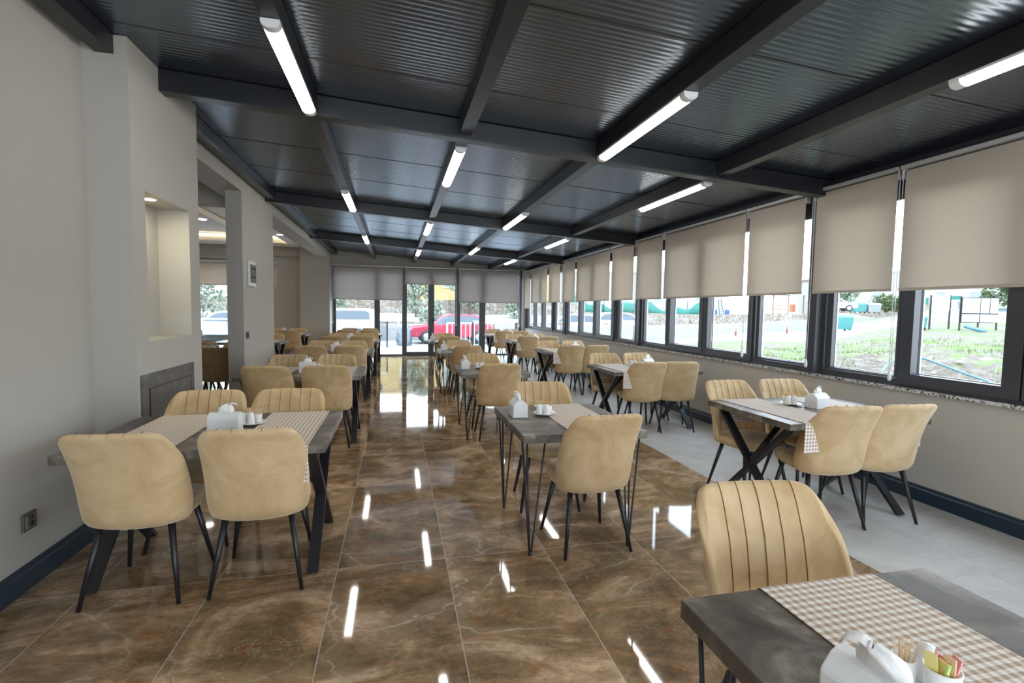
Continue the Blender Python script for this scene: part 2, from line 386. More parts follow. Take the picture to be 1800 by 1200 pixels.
for i, x in enumerate(PX):
    for k in range(0, len(ends), 2):
        a, b_ = ends[k]+.001, ends[k+1]-.001
        segs = [(a, b_)]
        if i == 0: segs = [(max(a, YB), min(b_, .76))] if a < .7 and b_ < 1.2 else ([(1.86, b_)] if a < 1.8 else [(a, b_)])
        for a, b_ in segs:
            tn += 1; f = MB(); w = .05; d = .122
            x0, x1 = x-w, x+w; zb = cz(x)-d
            f.hexa([(x0,a,zb),(x1,a,zb),(x1,b_,zb),(x0,b_,zb),(x0,a,cz(x0)-.002),(x1,a,cz(x1)-.002),(x1,b_,cz(x1)-.002),(x0,b_,cz(x0)-.002)])
            struct(f.build('trim_%d' % tn, M['steel'], bevel=.003))
# right wall
f = MB().box(3.75,3.95,YB,YF,0,.85); struct(f.build('wall_right', M['wall_low']))
tn += 1; struct(MB().box(3.715,3.94,YB,YF-.02,.85,.876).build('trim_%d' % tn, M['granite']), 'speckled granite sill under the right windows')
tn += 1; struct(MB().box(3.76,3.95,YB,YF,2.52,2.74).build('trim_%d' % tn, M['frame']), 'dark header beam above the right windows')
struct(MB().prism([(3.75,0),(3.725,0),(3.725,.095),(3.733,.105),(3.733,.118),(3.75,.124)], YB, YF-.03, 'y').build('baseboard_right', M['skirt']))
# windows of the right wall
WN = 0
def pane(f0, parent, x, y0, y1, z0, z1):
    MB().box(x, x+.008, y0, y1, z0, z1).build('pane', M['glass'], parent)
def right_window(y0, y1, sash, g0, g1):
    """frame outer y0..y1, glass g0..g1"""
    global WN
    WN += 1; r = estruct('window_%d' % WN, (0,0,0), 'dark framed %s window light in the right wall' % ('opening' if sash else 'fixed'))
    z0, z1 = .876, 2.52
    fb = .935; 
    f = MB()
    f.box(3.76,3.86,y0,y1,z0,fb); f.box(3.76,3.86,y0,y1,2.46,z1); f.box(3.76,3.86,y0,y0+.03,fb,2.46); f.box(3.76,3.86,y1-.03,y1,fb,2.46)
    f.build('frame', M['frame'], r, bevel=.003)
    f = MB(); xa, xb = (3.735,3.81) if sash else (3.78,3.83)
    zb = .985 if sash else .955; zl = .905 if sash else fb
    ya, yb = (y0+.006, y1-.006) if sash else (y0+.03, y1-.03)
    # mitred ring
    def ring(xa, xb, ya, yb, za, zb_, ga, gb, gza, gzb):
        o = [(ya,za),(yb,za),(yb,zb_),(ya,zb_)]; i = [(ga,gza),(gb,gza),(gb,gzb),(ga,gzb)]
        for k in range(4):
            k2 = (k+1)%4
            P = [(xa,*o[k]),(xa,*o[k2]),(xa+.012,*i[k2]),(xa+.012,*i[k]),(xb,*o[k]),(xb,*o[k2]),(xb,*i[k2]),(xb,*i[k])]
            f.hexa(P)
    ring(xa, xb, ya, yb, zl, 2.50, g0, g1, zb, 2.42)
    f.build('sash' if sash else 'bead', M['frame'], r)
    f = MB(); f.box(3.835,3.85,g0-.02,g0+.004,zb-.02,2.44); f.box(3.835,3.85,g1-.004,g1+.02,zb-.02,2.44); f.box(3.835,3.85,g0,g1,zb-.02,zb+.006)
    f.build('gasket', M['rail'], r)
    pane(f, r, 3.80, g0-.004, g1+.004, zb-.004, 2.425)
BAYS = [(-2.36, [(-2.36,-1.52,0,-2.30,-1.60),(-1.52,-.42,1,-1.40,-.50),(-.42,.42,1,-.30,.32),(.42,1.20,0,.49,1.12)]),
        (1.36, [(1.36,2.17,0,1.40,2.11),(2.17,3.12,1,2.25,3.03),(3.12,4.05,1,3.22,3.96),(4.05,4.90,0,4.16,4.84)]),
        (5.03, [(5.03,5.94,0,5.07,5.79),(5.94,6.90,1,6.08,6.81),(6.90,7.84,1,6.99,7.72),(7.84,8.72,0,7.97,8.65)]),
        (8.84, [(8.84,9.76,0,8.90,9.62),(9.76,10.72,1,9.88,10.62),(10.72,11.62,1,10.82,11.52),(11.62,12.45,0,11.72,12.38)]),
        (-6.1, [(-6.1,-5.2,0,-6.0,-5.28),(-5.2,-4.3,1,-5.1,-4.4),(-4.3,-3.4,1,-4.2,-3.5),(-3.4,-2.5,0,-3.3,-2.6)])]
for P0, L in BAYS:
    for y0, y1, s_, g0, g1 in L: right_window(y0, y1, s_, g0, g1)
for y0, y1 in ((-2.49,-2.37),(1.205,1.355),(4.905,5.025),(8.725,8.835),(12.455,12.6)):
    tn += 1; struct(MB().box(3.70 if y1 < 12 else 3.74,3.88,y0+.02,y1-.02,.878,2.60).build('trim_%d' % tn, M['frame'], bevel=.003), 'dark steel post between window bays')
# blinds on the right
def blind(label, axis, a0, a1, plane, zt, zb, chain=None, group=None, fab='blind'):
    """axis 'y': hangs in plane x=plane facing -x; axis 'x': plane y=plane facing -y"""
    w = a1-a0; c = (a0+a1)/2
    loc = (plane, c, zb) if axis == 'y' else (c, plane, zb); rz = -pi/2 if axis == 'y' else 0
    # local: x across, y depth (towards +y = window), z up from bottom
    r = thing('roller_blind', label, 'blind', loc, rz, group)
    h = zt-zb
    f = MB(); n = 6; rows = []
    f.box(-w/2, w/2, -.001, .001, .0, h-.02); f.build('fabric', M[fab], r)
    MB().box(-w/2, w/2, -.006, .006, -.004, .018).build('bottom_bar', M[fab], r, bevel=.003)
    MB().cyl((-w/2+.01, .02, h-.045), (w/2-.01, .02, h-.045), .019, n=14).build('roller_tube', M['blind'], r)
    f = MB(); f.box(-w/2-.02, w/2+.02, -.035, .05, h-.006, h+.022); f.box(-w/2-.018, -w/2-.012, -.02, .045, h-.08, h); f.box(w/2+.012, w/2+.018, -.02, .045, h-.08, h)
    f.build('rail', M['rail'], r, bevel=.002)
    if chain is not None:
        xe = (w/2+.024) if chain[0] > 0 else (-w/2-.024); zl = chain[1]-zb
        f = MB(); f.tube([(xe-.012, -.012, h-.03), (xe-.012, -.010, (h+zl)/2), (xe-.008, -.008, zl+.03)], .0028, 6); f.tube([(xe+.014, -.012, h-.03), (xe+.012, -.010, (h+zl)/2), (xe+.006, -.008, zl+.03)], .0028, 6)
        ch = f.build('pull_chain', M['cotton'], r)
        f = MB(); f.lathe([(.001,-.05),(.012,-.045),(.016,-.02),(.013,.01),(.008,.035),(.001,.04)], (xe, -.008, zl), 12)
        f.build('chain_weight', M['cotton'], ch)
    return r
RB = [(-2.2,-1.43),(-1.36,.403),(.466,1.265),(1.40,2.205),(2.27,4.055),(4.13,4.955),(5.07,5.955),(6.05,7.84),(7.945,8.82),(8.99,9.93),(10.08,11.75)]
RL = ['beige roller blind outside the right edge of the view','wide beige roller blind at the right edge of the photo','beige roller blind just right of the nearest dark post',
 'beige roller blind just left of the nearest dark post','wide beige blind over the middle of the second window bay','narrow beige blind at the far end of the second window bay',
 'narrow beige blind at the near end of the third window bay','wide beige blind over the middle of the third window bay','narrow beige blind at the far end of the third window bay',
 'first beige blind of the farthest right-hand window bay','second beige blind of the farthest right-hand window bay']
for i, (a, b_) in enumerate(RB):
    # rz=-90deg maps local +x to world -y
    blind(RL[i], 'y', a, b_, 3.68, 2.63, 1.66, {1:(-1,.97),2:(-1,.98),3:(-1,.99),5:(-1,1.0),8:(-1,1.0)}.get(i))
blind('last beige blind of the right wall, hanging lower in the corner', 'y', 11.85, 12.45, 3.68, 2.63, 1.50)
# ------------------------------------------------------------------ far glazed wall
f = MB(); za = 2.69
f.prism([(-2.3,za),(3.95,za),(3.95,cz(3.95)+.02),(-2.3,cz(-2.3)+.02)], YF, YF+.2, 'y')
f.box(3.62,3.95,YF,YF+.2,0,2.69); struct(f.build('wall_far', M['wall']))
tn += 1; struct(MB().box(-2.12,3.62,YF-.0,YF+.12,2.60,2.69).build('trim_%d' % tn, M['frame']), 'dark head profile of the far glazing')
def glaz(name, x0, x1, gl, door=False, label=None, z1=2.6, zb=.05):
    r = estruct(name, (0,0,0), label)
    f = MB(); y0, y1 = YF+.01, YF+.09
    xs = [x0] + [v for g in gl for v in g] + [x1]
    for k in range(0, len(xs), 2): f.box(xs[k], xs[k+1], y0, y1, 0, z1)
    for g in gl: f.box(g[0], g[1], y0, y1, 0.002, zb); f.box(g[0], g[1], y0, y1, z1-.07, z1-.002)
    f.build('frame', M['frame'], r, bevel=.003)
    for g in gl: MB().box(g[0]-.002, g[1]+.002, y0+.04, y0+.048, zb-.002, z1-.068).build('pane', M['glass'], r)
    if door:
        xm = (gl[0][1]+gl[1][0])/2
        f = MB(); f.box(xm-.001, xm+.003, y0-.003, y0, .06, z1-.06); f.build('leaf_gap', M['dark'], r)
        f = MB(); f.box(xm+.035, xm+.065, y0-.012, y0, .97, 1.15); f.cyl((xm+.05,y0-.012,1.08),(xm+.05,y0-.05,1.08),.009); f.cyl((xm+.05,y0-.05,1.08),(xm+.16,y0-.05,1.08),.009)
        f.build('door_handle', M['dark'], r)
    return r
glaz('window_%d' % (WN+1), -2.115, -.05, [(-2.0,-.91),(-.75,-.10)], label='fixed glazing left of the glass doors'); WN += 1
glaz('door_1', -.05, 1.57, [(.04,.68),(.86,1.50)], True, 'dark framed double glass door in the far wall', zb=.12)
glaz('window_%d' % (WN+1), 1.57, 3.62, [(1.66,2.26),(2.45,3.53)], label='fixed glazing right of the glass doors'); WN += 1
blind('grey blind over the far glazing left of the doors', 'x', -2.06, -.09, YF-.06, 2.66, 1.68, (-1,1.02), fab='blind_grey')
blind('short raised grey blind above the far glass doors', 'x', -.02, 1.50, YF-.06, 2.66, 2.17, (1,.98), fab='blind_grey')
blind('grey blind over the far glazing right of the doors', 'x', 1.60, 3.50, YF-.06, 2.66, 1.655, (1,.95), fab='blind_grey')
# back wall behind the camera, glazed like the far one
f = MB(); f.prism([(-2.3,2.6),(3.95,2.6),(3.95,cz(3.95)+.02),(-2.3,cz(-2.3)+.02)], YB-.2, YB, 'y'); f.box(-2.3,-1.5,YB-.2,YB,0,2.6); f.box(3.3,3.95,YB-.2,YB,0,2.6)
struct(f.build('wall_back', M['wall']))
r = estruct('window_%d' % (WN+1)); WN += 1
f = MB()
for x in (-1.5,-.3,.9,2.1,3.2): f.box(x, x+.1, YB-.1, YB-.02, 0, 2.6)
f.box(-1.5,3.3,YB-.1,YB-.02,0,.08); f.box(-1.5,3.3,YB-.1,YB-.02,2.52,2.6); f.build('frame', M['frame'], r)
MB().box(-1.42,3.22,YB-.06,YB-.052,.08,2.52).build('pane', M['glass'], r)
# ------------------------------------------------------------------ left side
f = MB().box(-2.35,-2.12,YB,.76,0,cz(-2.2)+.05); struct(f.build('wall_left', M['wall']))
struct(MB().prism([(-2.12,0),(-2.095,0),(-2.095,.095),(-2.103,.105),(-2.103,.118),(-2.12,.124)], YB+.01, .755, 'y').build('baseboard_left', M['skirt']))
# pillar with niche
YP0, YP1 = .76, 1.84; XP = -1.88; ny0, ny1, nz0, nz1 = .93, 1.64, 1.21, 2.19; zt = cz(-1.88)-.001
f = MB(); f.box(-2.35,XP,YP0,YP1,0,nz0); f.box(-2.35,XP,YP0,YP1,nz1,zt); f.box(-2.35,XP,YP0,ny0,nz0,nz1); f.box(-2.35,XP,ny1,YP1,nz0,nz1); f.box(-2.35,-2.10,ny0,ny1,nz0,nz1)
struct(f.build('wall_pillar', M['wall']), 'wide wall pillar with a lit display niche')
r = thing('downlight', 'round recessed downlight in the top of the wall niche', 'light', (-1.975, 1.20, nz1))
MB().cyl((0,0,-.004),(0,0,-.001),.045,n=24).build('lit_disc', M['spot'], r)
MB().lathe([(.045,-.001),(.045,-.006),(.055,-.004),(.056,-.0005)]).build('rim', M['white_paint'], r)
l = bpy.data.lights.new('niche_lamp', 'AREA'); l.shape = 'DISK'; l.size = .08; l.energy = 2.6; l.color = (1,.92,.62)
o = bpy.data.objects.new('niche_lamp', l); COL.objects.link(o); o.location = (-1.975,1.20,nz1-.014)
# slate look cabinet
r = thing('wall_cabinet', 'dark slate look cupboard set low into the pillar under the niche', 'cabinet', (XP, 1.21, .42))
f = MB(); f.box(.0,.014,-.42,.42,.48,.575); f.box(0,.014,-.42,-.34,0,.48); f.box(0,.014,.36,.42,0,.48); f.box(0,.014,-.34,.36,0,.06); f.build('surround', M['slate'], r)
MB().box(0,.003,-.34,.36,.06,.48).build('recess', M['dark'], r)
for a, b_ in ((-.31,.02),(.024,.355)): MB().box(.003,.012,a,b_,.062,.475).build('door', M['slate'], r)
# column
def skew_box(f, y0, y1, xl, z0, z1, dx=0):
    f.hexa([(xl,y0,z0),(wx(y0)+dx,y0,z0),(wx(y1)+dx,y1,z0),(xl,y1,z0),(xl,y0,z1),(wx(y0)+dx,y0,z1),(wx(y1)+dx,y1,z1),(xl,y1,z1)])
f = MB(); skew_box(f, 3.86, 5.42, -2.28, 0, 2.83, -.0); struct(f.build('wall_column', M['wall']), 'free standing wall pier carrying the thermostat box')
# header over the openings
f = MB(); skew_box(f, YP1+.001, YF, -2.42, 2.83, 3.12); struct(f.build('wall_header', M['wall']), 'deep lintel over the openings to the side room')
f = MB(); f.box(-2.88,wx(12.2),12.02,YF+.2,0,2.829); f.box(-2.88,-2.43,12.02,YF+.2,2.829,3.12); struct(f.build('wall_pier', M['wall']), 'end pier beside the far glazing')
# side room
f = MB(); f.box(-7.2,-6.4,YF,YF+.2,0,3.12); f.box(-3.72,-2.88,YF,YF+.2,0,3.12); f.box(-6.4,-3.72,YF,YF+.2,2.66,3.12); f.box(-6.4,-2.88,YF-.12,YF,2.86,3.12)
struct(f.build('wall_side_room_far', M['wall']))
f = MB(); f.box(-7.3,-7.2,.76,YF+.2,0,3.12); f.box(-7.2,-2.35,.66,.76,0,3.12); struct(f.build('wall_side_room', M['wall']))
# side room ceiling with a cove recess
f = MB(); cx0, cx1, cy0, cy1 = -6.2,-3.1,5.0,11.6
f.box(-7.2,cx0,.76,YF,3.12,3.3); f.box(cx1,-2.42,.76,YF,3.12,3.3); f.box(cx0,cx1,.76,cy0,3.12,3.3); f.box(cx0,cx1,cy1,YF,3.12,3.3); f.box(cx0-.2,cx1+.2,cy0-.2,cy1+.2,3.32,3.4)
f.box(-7.2,-2.43,4.6,4.9,2.80,3.12)
struct(f.build('ceiling_side_room', M['white_paint']))
f = MB(); f.box(cx0+.02,cx0+.06,cy0,cy1,3.25,3.27); f.box(cx1-.06,cx1-.02,cy0,cy1,3.25,3.27); f.box(cx0,cx1,cy1-.06,cy1-.02,3.25,3.27); f.box(cx0,cx1,cy0+.02,cy0+.06,3.25,3.27)
o = f.build('cove_light_strip', M['cove']); tag(o, 'warm strip light hidden in the side room ceiling recess', 'light')
for (x, y, lab) in ((-2.92,9.86,'round downlight seen through the opening right of the pier'),(-2.72,7.0,None),(-2.7,5.4,None),(-4.13,12.1,None),(-6.6,8.6,None)):
    if lab is None: lab = {7.0:'round side room downlight nearest the lintel',5.4:'round side room downlight by the dropped beam',12.1:'round downlight near the side room window',8.6:'round downlight by the outer side room wall'}[y]
    rr = thing('downlight', lab, 'light', (x, y, 3.12))
    MB().cyl((0,0,-.006),(0,0,-.002),.075,n=24).build('lit_disc', M['spot'], rr); MB().lathe([(.075,-.002),(.075,-.009),(.092,-.006),(.094,-.0005)]).build('rim', M['white_paint'], rr)
f = MB(); f.box(cx0+.9,cx1-.8,7.4,9.6,3.19,3.3); tn += 1; struct(f.build('trim_%d' % tn, M['white_paint']))
rr = thing('downlight', 'round downlight seen through the opening left of the pier', 'light', (-4.13, 8.59, 3.188)); MB().cyl((0,0,-.006),(0,0,-.002),.09,n=24).build('lit_disc', M['spot'], rr); MB().lathe([(.09,-.002),(.09,-.009),(.107,-.006),(.109,-.0005)]).build('rim', M['white_paint'], rr)
r = estruct('window_%d' % (WN+1), label='tall window of the side room'); WN += 1
f = MB(); y0, y1 = YF+.01, YF+.09
for a, b_ in ((-6.4,-6.3),(-5.70,-5.60),(-4.62,-4.52),(-3.82,-3.72)): f.box(a,b_,y0,y1,0,2.66)
f.box(-6.4,-3.72,y0,y1,0,.08); f.box(-6.4,-3.72,y0,y1,2.58,2.66); f.build('frame', M['frame'], r)
MB().box(-6.32,-3.78,y0+.04,y0+.048,.08,2.58).build('pane', M['glass'], r)
blind('beige blind half down over the side room window', 'x', -6.45, -3.56, YF-.2, 2.64, 2.0)
r = thing('curtain_rod', 'slim dark rod above the side room blind', 'rail', (0,0,0)); 
MB().cyl((-6.4,YF-.1,2.72),(-3.7,YF-.1,2.72),.012).build('rod', M['steel'], r)
# electrical boxes on column face (x follows wx)
def on_face(y, z): return (wx(y)+.001, y, z)
r = thing('meter_box', 'small box with a dark window and white ends high on the pier', 'box', on_face(4.19,1.86))
MB().box(0,.03,-.13,.13,-.16,.16).build('case', M['melamine'], r, bevel=.006); MB().box(.03,.034,-.125,.13,-.115,.115).build('cover', M['socket'], r)
f = MB()
for a in (-.07,.05): 
    for b_ in (-.06,.05): f.box(.034,.037,a,a+.05,b_,b_+.03)
f.build('switches', M['dark'], r)
r = thing('light_switch', 'dark double light switch low on the pier', 'switch', on_face(4.02,1.085))
MB().box(0,.010,-.075,.075,-.042,.042).build('plate', M['socket'], r, bevel=.003); MB().box(.01,.014,-.06,-.005,-.03,.03).build('rocker', M['dark'], r); MB().box(.01,.014,.005,.06,-.03,.03).build('rocker', M['chrome'], r)
r = thing('wall_socket', 'dark square wall socket above the left skirting', 'socket', (-2.119,.145,.338))
MB().box(0,.012,-.05,.05,-.045,.045).build('plate', M['socket'], r, bevel=.003); MB().box(.012,.014,-.034,-.02,-.032,.032).build('metal_strip', M['chrome'], r)
f = MB(); f.cyl((.012,.012,.016),(.0135,.012,.016),.009); f.cyl((.012,.012,-.014),(.0135,.012,-.014),.011); f.build('socket_holes', M['dark'], r)
# ------------------------------------------------------------------ lamps
def lamp(x, y0, L, label):
    z = cz(x)-.124
    r = thing('linear_ceiling_lamp', label, 'light', (x, y0+L/2, z))
    h = L/2; prof = [(.045*cos(a), -.014-.030*sin(a)) for a in [pi*k/12 for k in range(13)]]
    MB().box(-.045,.045,-h+.02,h-.02,-.014,0).build('housing', M['white_paint'], r)
    MB().prism(prof, -h+.05, h-.05, 'y', sm=True).build('diffuser', M['lamp'], r)
    for a, b_ in ((-h,-h+.05),(h-.05,h)): 
        MB().prism([(p[0]*1.03, p[1]*1.03) for p in prof]+[(-.046,0),(.046,0)], a, b_, 'y').build('end_cap', M['melamine'], r)
LAMPS = [(-.9,-.03,1.19,'long lit ceiling lamp nearest the camera on the left'),(-.9,3.72,1.25,'lit ceiling lamp on the left beam, in front of the second cross beam'),(-.9,7.5,1.26,'lit ceiling lamp on the left beam, in front of the third cross beam'),
 (.25,1.45,1.3,'lit ceiling lamp on the centre beam just beyond the first cross beam'),(.25,5.2,1.3,'lit ceiling lamp on the centre beam just beyond the second cross beam'),(.25,8.92,1.3,'lit ceiling lamp on the centre beam just beyond the third cross beam'),
 (1.4,-.14,1.30,'long lit ceiling lamp above the middle table row, before the first cross beam'),(1.4,3.68,1.29,'lit lamp right of centre, before the second cross beam'),(1.4,7.48,1.29,'lit lamp right of centre, before the third cross beam'),
 (2.55,-2.05,1.30,'lit ceiling lamp cut by the right edge of the photo'),(2.55,1.36,1.32,'lit lamp nearest the right blinds, beyond the first cross beam'),(2.55,5.2,1.3,'lit lamp nearest the right blinds, beyond the second cross beam'),(2.55,8.9,1.3,'lit lamp nearest the right blinds, beyond the third cross beam'),
 (.25,-2.3,1.3,'lit lamp on the centre beam above the camera'),(-.9,-4.0,1.3,'lit lamp on the left beam behind the camera'),(1.4,-4.0,1.3,'lit lamp on the right centre beam behind the camera'),(2.55,-5.8,1.3,'lit lamp near the window behind the camera')]
for a in LAMPS: lamp(*a)
# ------------------------------------------------------------------ chair
def back_pts(off):
    """grid of the chair shell; off(u,t)->inward offset"""
    rows = []; nt_, nu = 16, 33
    def S_(u, t):
        ztop = .868 - .15*abs(u)**6; zlow = .362 + .03*abs(u)**2
        z = zlow + t*(ztop-zlow)
        def lerp(T):
            for i in range(len(T)-1):
                if z <= T[i+1][0]: 
                    k = (z-T[i][0])/(T[i+1][0]-T[i][0]); k = max(0,k); return T[i][1]+(T[i+1][1]-T[i][1])*k
            return T[-1][1]
        w = lerp([(.36,.20),(.385,.228),(.42,.240),(.50,.246),(.62,.246),(.74,.244),(.82,.238),(.87,.230)])
        yb = lerp([(.36,-.175),(.385,-.205),(.42,-.224),(.50,-.238),(.60,-.250),(.70,-.272),(.80,-.310),(.87,-.350)])
        D = lerp([(.36,.11),(.42,.15),(.50,.155),(.60,.135),(.70,.11),(.80,.08),(.87,.06)])
        a = u*pi/2; e = .80
        x = w*(1 if a > 0 else -1)*abs(sin(a))**.86
        y = yb + D*(1-abs(cos(a))**e*1.0) if abs(u) < 1 else yb+D
        return Vector((x, y, z))
    G = [[S_(-1+2*j/(nu-1), i/(nt_-1)) for j in range(nu)] for i in range(nt_)]
    return G
def chair_proto():
    r = thing('dining_chair', 'x', 'chair')
    G = back_pts(None); nt_, nu = len(G), len(G[0])
    # normals
    I = []
    for i in range(nt_):
        row = []
        for j in range(nu):
            du = G[i][min(j+1,nu-1)]-G[i][max(j-1,0)]; dv = G[min(i+1,nt_-1)][j]-G[max(i-1,0)][j]
            n = du.cross(dv); 
            if n.length < 1e-9: n = Vector((0,1,0))
            n.normalize()
            c = Vector((0, .05, G[i][j].z)) - G[i][j]
            if n.dot(c) < 0: n = -n
            u = -1+2*j/(nu-1)
            th = .036*(1-.35*abs(u)**4)
            x = G[i][j].x; ph = ((x/.066)+.5) % 1.0
            if abs(x) < .17: th += .006*(sin(pi*ph)**.6) - .003
            row.append(G[i][j] + n*th - Vector((0,0,.006 if i == nt_-1 else 0)))
        I.append(row)
    f = MB()
    f.grid(G); f.grid(I)
    b = nt_*nu
    def edge(idx):
        for a, c in zip(idx[:-1], idx[1:]): f.f.append([a, c, b+c, b+a]); f.mi.append(0); f.sm.append(True)
    edge([j for j in range(nu)]); edge([(nt_-1)*nu+j for j in range(nu)]); edge([i*nu for i in range(nt_)]); edge([i*nu+nu-1 for i in range(nt_)])
    bk = f.build('backrest', M['velvet'], r, sub=1)
    f = MB()
    for s_ in (-2,-1,0,1,2):
        xs = s_*.066; pts = []
        for i in range(2, nt_):
            row = I[i]; k = min(range(nu-1), key=lambda k: abs((row[k].x+row[k+1].x)/2-xs))
            t = (xs-row[k].x)/(row[k+1].x-row[k].x); p = row[k].lerp(row[k+1], t); pts.append(p+Vector((0,.0005,0)))
        p = pts[-1]; q = G[-1][nu//2]
        gk = min(range(nu), key=lambda k: abs(G[-1][k].x-xs)); g = G[-1][gk]
        pts[-1] = p-Vector((0,.001,.004)); pts.append(Vector((xs, (p.y+g.y)/2+.006, max(p.z, g.z)-.0035))); pts.append(Vector((xs, g.y+.008, g.z-.006)))
        f.tube(pts, .0016, 5)
    f.build('piping', M['seam'], bk)
    # seat: soft slab
    rows = []; nu2 = 40; prof = [(.0,-1),(.55,-1),(.85,-.86),(.97,-.55),(1.0,-.1),(.995,.3),(.95,.7),(.86,.95),(.70,1.03),(.4,1.0),(0,.98)]
    for rr_, h in prof:
        row = []
        for k in range(nu2):
            a = 2*pi*k/nu2; e = 2/3.6; cx_ = (1 if cos(a) > 0 else -1)*abs(cos(a))**e; sy = (1 if sin(a) > 0 else -1)*abs(sin(a))**e
            x = .232*cx_*rr_*(1-.06*max(0,sy)); y = .015+.228*sy*rr_
            z = .423 + .047*h - (.012*max(0,sy*rr_)**3 if h > 0 else -.010*max(0, sy*rr_)**2)
            row.append((x,y,z))
        rows.append(row)
    f = MB(); f.grid(rows, closed=True); f.build('seat', M['velvet'], r, sub=1)
    for sx_ in (-1,1):
        for sy_ in (-1,1):
            f = MB(); top = Vector((sx_*.150, sy_*.125+.01, .405)); bot = Vector((sx_*.215, sy_*.213+.003, .0))
            f.cyl(top, bot, .0175, .0095, 14); o = f.build('leg', M['blackleg'], r)
    return r
CH0 = chair_proto(); used = [False]
def chair(x, y, rz, label, group=None):
    if not used[0]:
        used[0] = True; r = CH0; r.location = (x,y,0); r.rotation_euler = (0,0,rz); r['label'] = label
    else: r = dup(CH0, (x,y,0), rz, label)
    if group: r['group'] = group
    return r
# ------------------------------------------------------------------ tables
def xtable_proto():
    r = thing('dining_table', 'x', 'table'); hw, hd = .61, .44
    MB().box(-hw,hw,-hd,hd,.697,.74).build('tabletop', M['laminate'], r, bevel=.002)
    for s_ in (-1,1):
        x = s_*(hw-.085); f = MB()
        f.bar((x,-.36,.697),(x,.33,.0),.06,.036); 
        f.bar((x,.36,.697),(x,-.33,.0),.06,.036)
        # level the feet and heads
        for v in range(len(f.v)):
            p = f.v[v]; f.v[v] = (p[0], p[1], max(0.004, min(.698, p[2])))
        lg = f.build('leg', M['blackleg'], r)
        f = MB(); f.bar((x,0,.365),(x-s_*.30,0,.70),.045,.018,side=(0,1,0)); 
        for v in range(len(f.v)):
            p = f.v[v]; f.v[v] = (p[0], p[1], min(.697, p[2]))
        f.build('brace', M['blackleg'], lg)
        f = MB(); f.box(x-.035,x+.035,-.38,.38,.688,.697); f.build('mounting_plate', M['blackleg'], lg)
    return r
def hairpin_proto():
    r = thing('small_table', 'x', 'table'); hw, hd = .385, .44
    MB().box(-hw,hw,-hd,hd,.693,.74).build('tabletop', M['laminate'], r, bevel=.002)
    for sx_ in (-1,1):
        for sy_ in (-1,1):
            fx, fy = sx_*(hw-.07), sy_*(hd-.075); f = MB()
            for a, b_ in ((sx_*(hw-.03), sy_*(hd-.04)), (sx_*(hw-.03), sy_*(hd-.16)), (sx_*(hw-.14), sy_*(hd-.04))):
                f.tube([(a,b_,.693), (fx+(a-fx)*.10, fy+(b_-fy)*.10, .03), (fx, fy, .006)], .0062, 8)
            f.cyl((fx,fy,0),(fx,fy,.02),.011,n=10)
            x1, y1 = sx_*(hw-.02), sy_*(hd-.03); f.box(x1, x1-sx_*.14, y1, y1-sy_*.15, .688, .694)
            f.build('leg', M['blackleg'], r)
    return r
XT = xtable_proto(); HT = hairpin_proto(); first = {'x': True, 'h': True}
def table(kind, x, y, label, rz=0, group=None):
    p = XT if kind == 'x' else HT
    if first[kind]: first[kind] = False; r = p; r.location = (x,y,0); r.rotation_euler = (0,0,rz); r['label'] = label
    else: r = dup(p, (x,y,0), rz, label)
    if group: r['group'] = group
    return r
# runner: strip across y with two hanging ends
def runner_mesh(w, hd, drop):
    f = MB(); t = .0018; zt_ = .7415
    pts = [(-hd-.004, zt_-drop)]
    for k in range(1, 7): pts.append((-hd-.004+.0015*sin(k*1.1), zt_-drop+(drop-.004)*k/6))
    pts += [(-hd+.004, zt_+.0008)]
    n = 10
    for k in range(1, n): pts.append((-hd+.004+(2*hd-.008)*k/n, zt_+.0008))
    pts += [(hd-.004, zt_+.0008)]
    for k in range(6, 0, -1): pts.append((hd+.004+.0015*sin(k*1.3), zt_-drop+(drop-.004)*k/6))
    pts += [(hd+.004, zt_-drop)]
    rows = []
    for y_, z_ in pts: rows.append([(-w/2, y_, z_), (w/2, y_, z_)])
    f.grid(rows, sm=False)
    o = bpy.data.objects.new('table_runner', f.mesh('table_runner', M['gingham']))
    sd_ = o.modifiers.new('thick', 'SOLIDIFY'); sd_.thickness = .0016; sd_.offset = 1
    return o
RUN = runner_mesh(.36, .44, .195); rfirst = [True]
def runner(x, y, label, group=None):
    o = RUN if rfirst[0] else RUN.copy(); rfirst[0] = False
    COL.objects.link(o); o.location = (x, y, 0); tag(o, label, 'table runner', group); return o
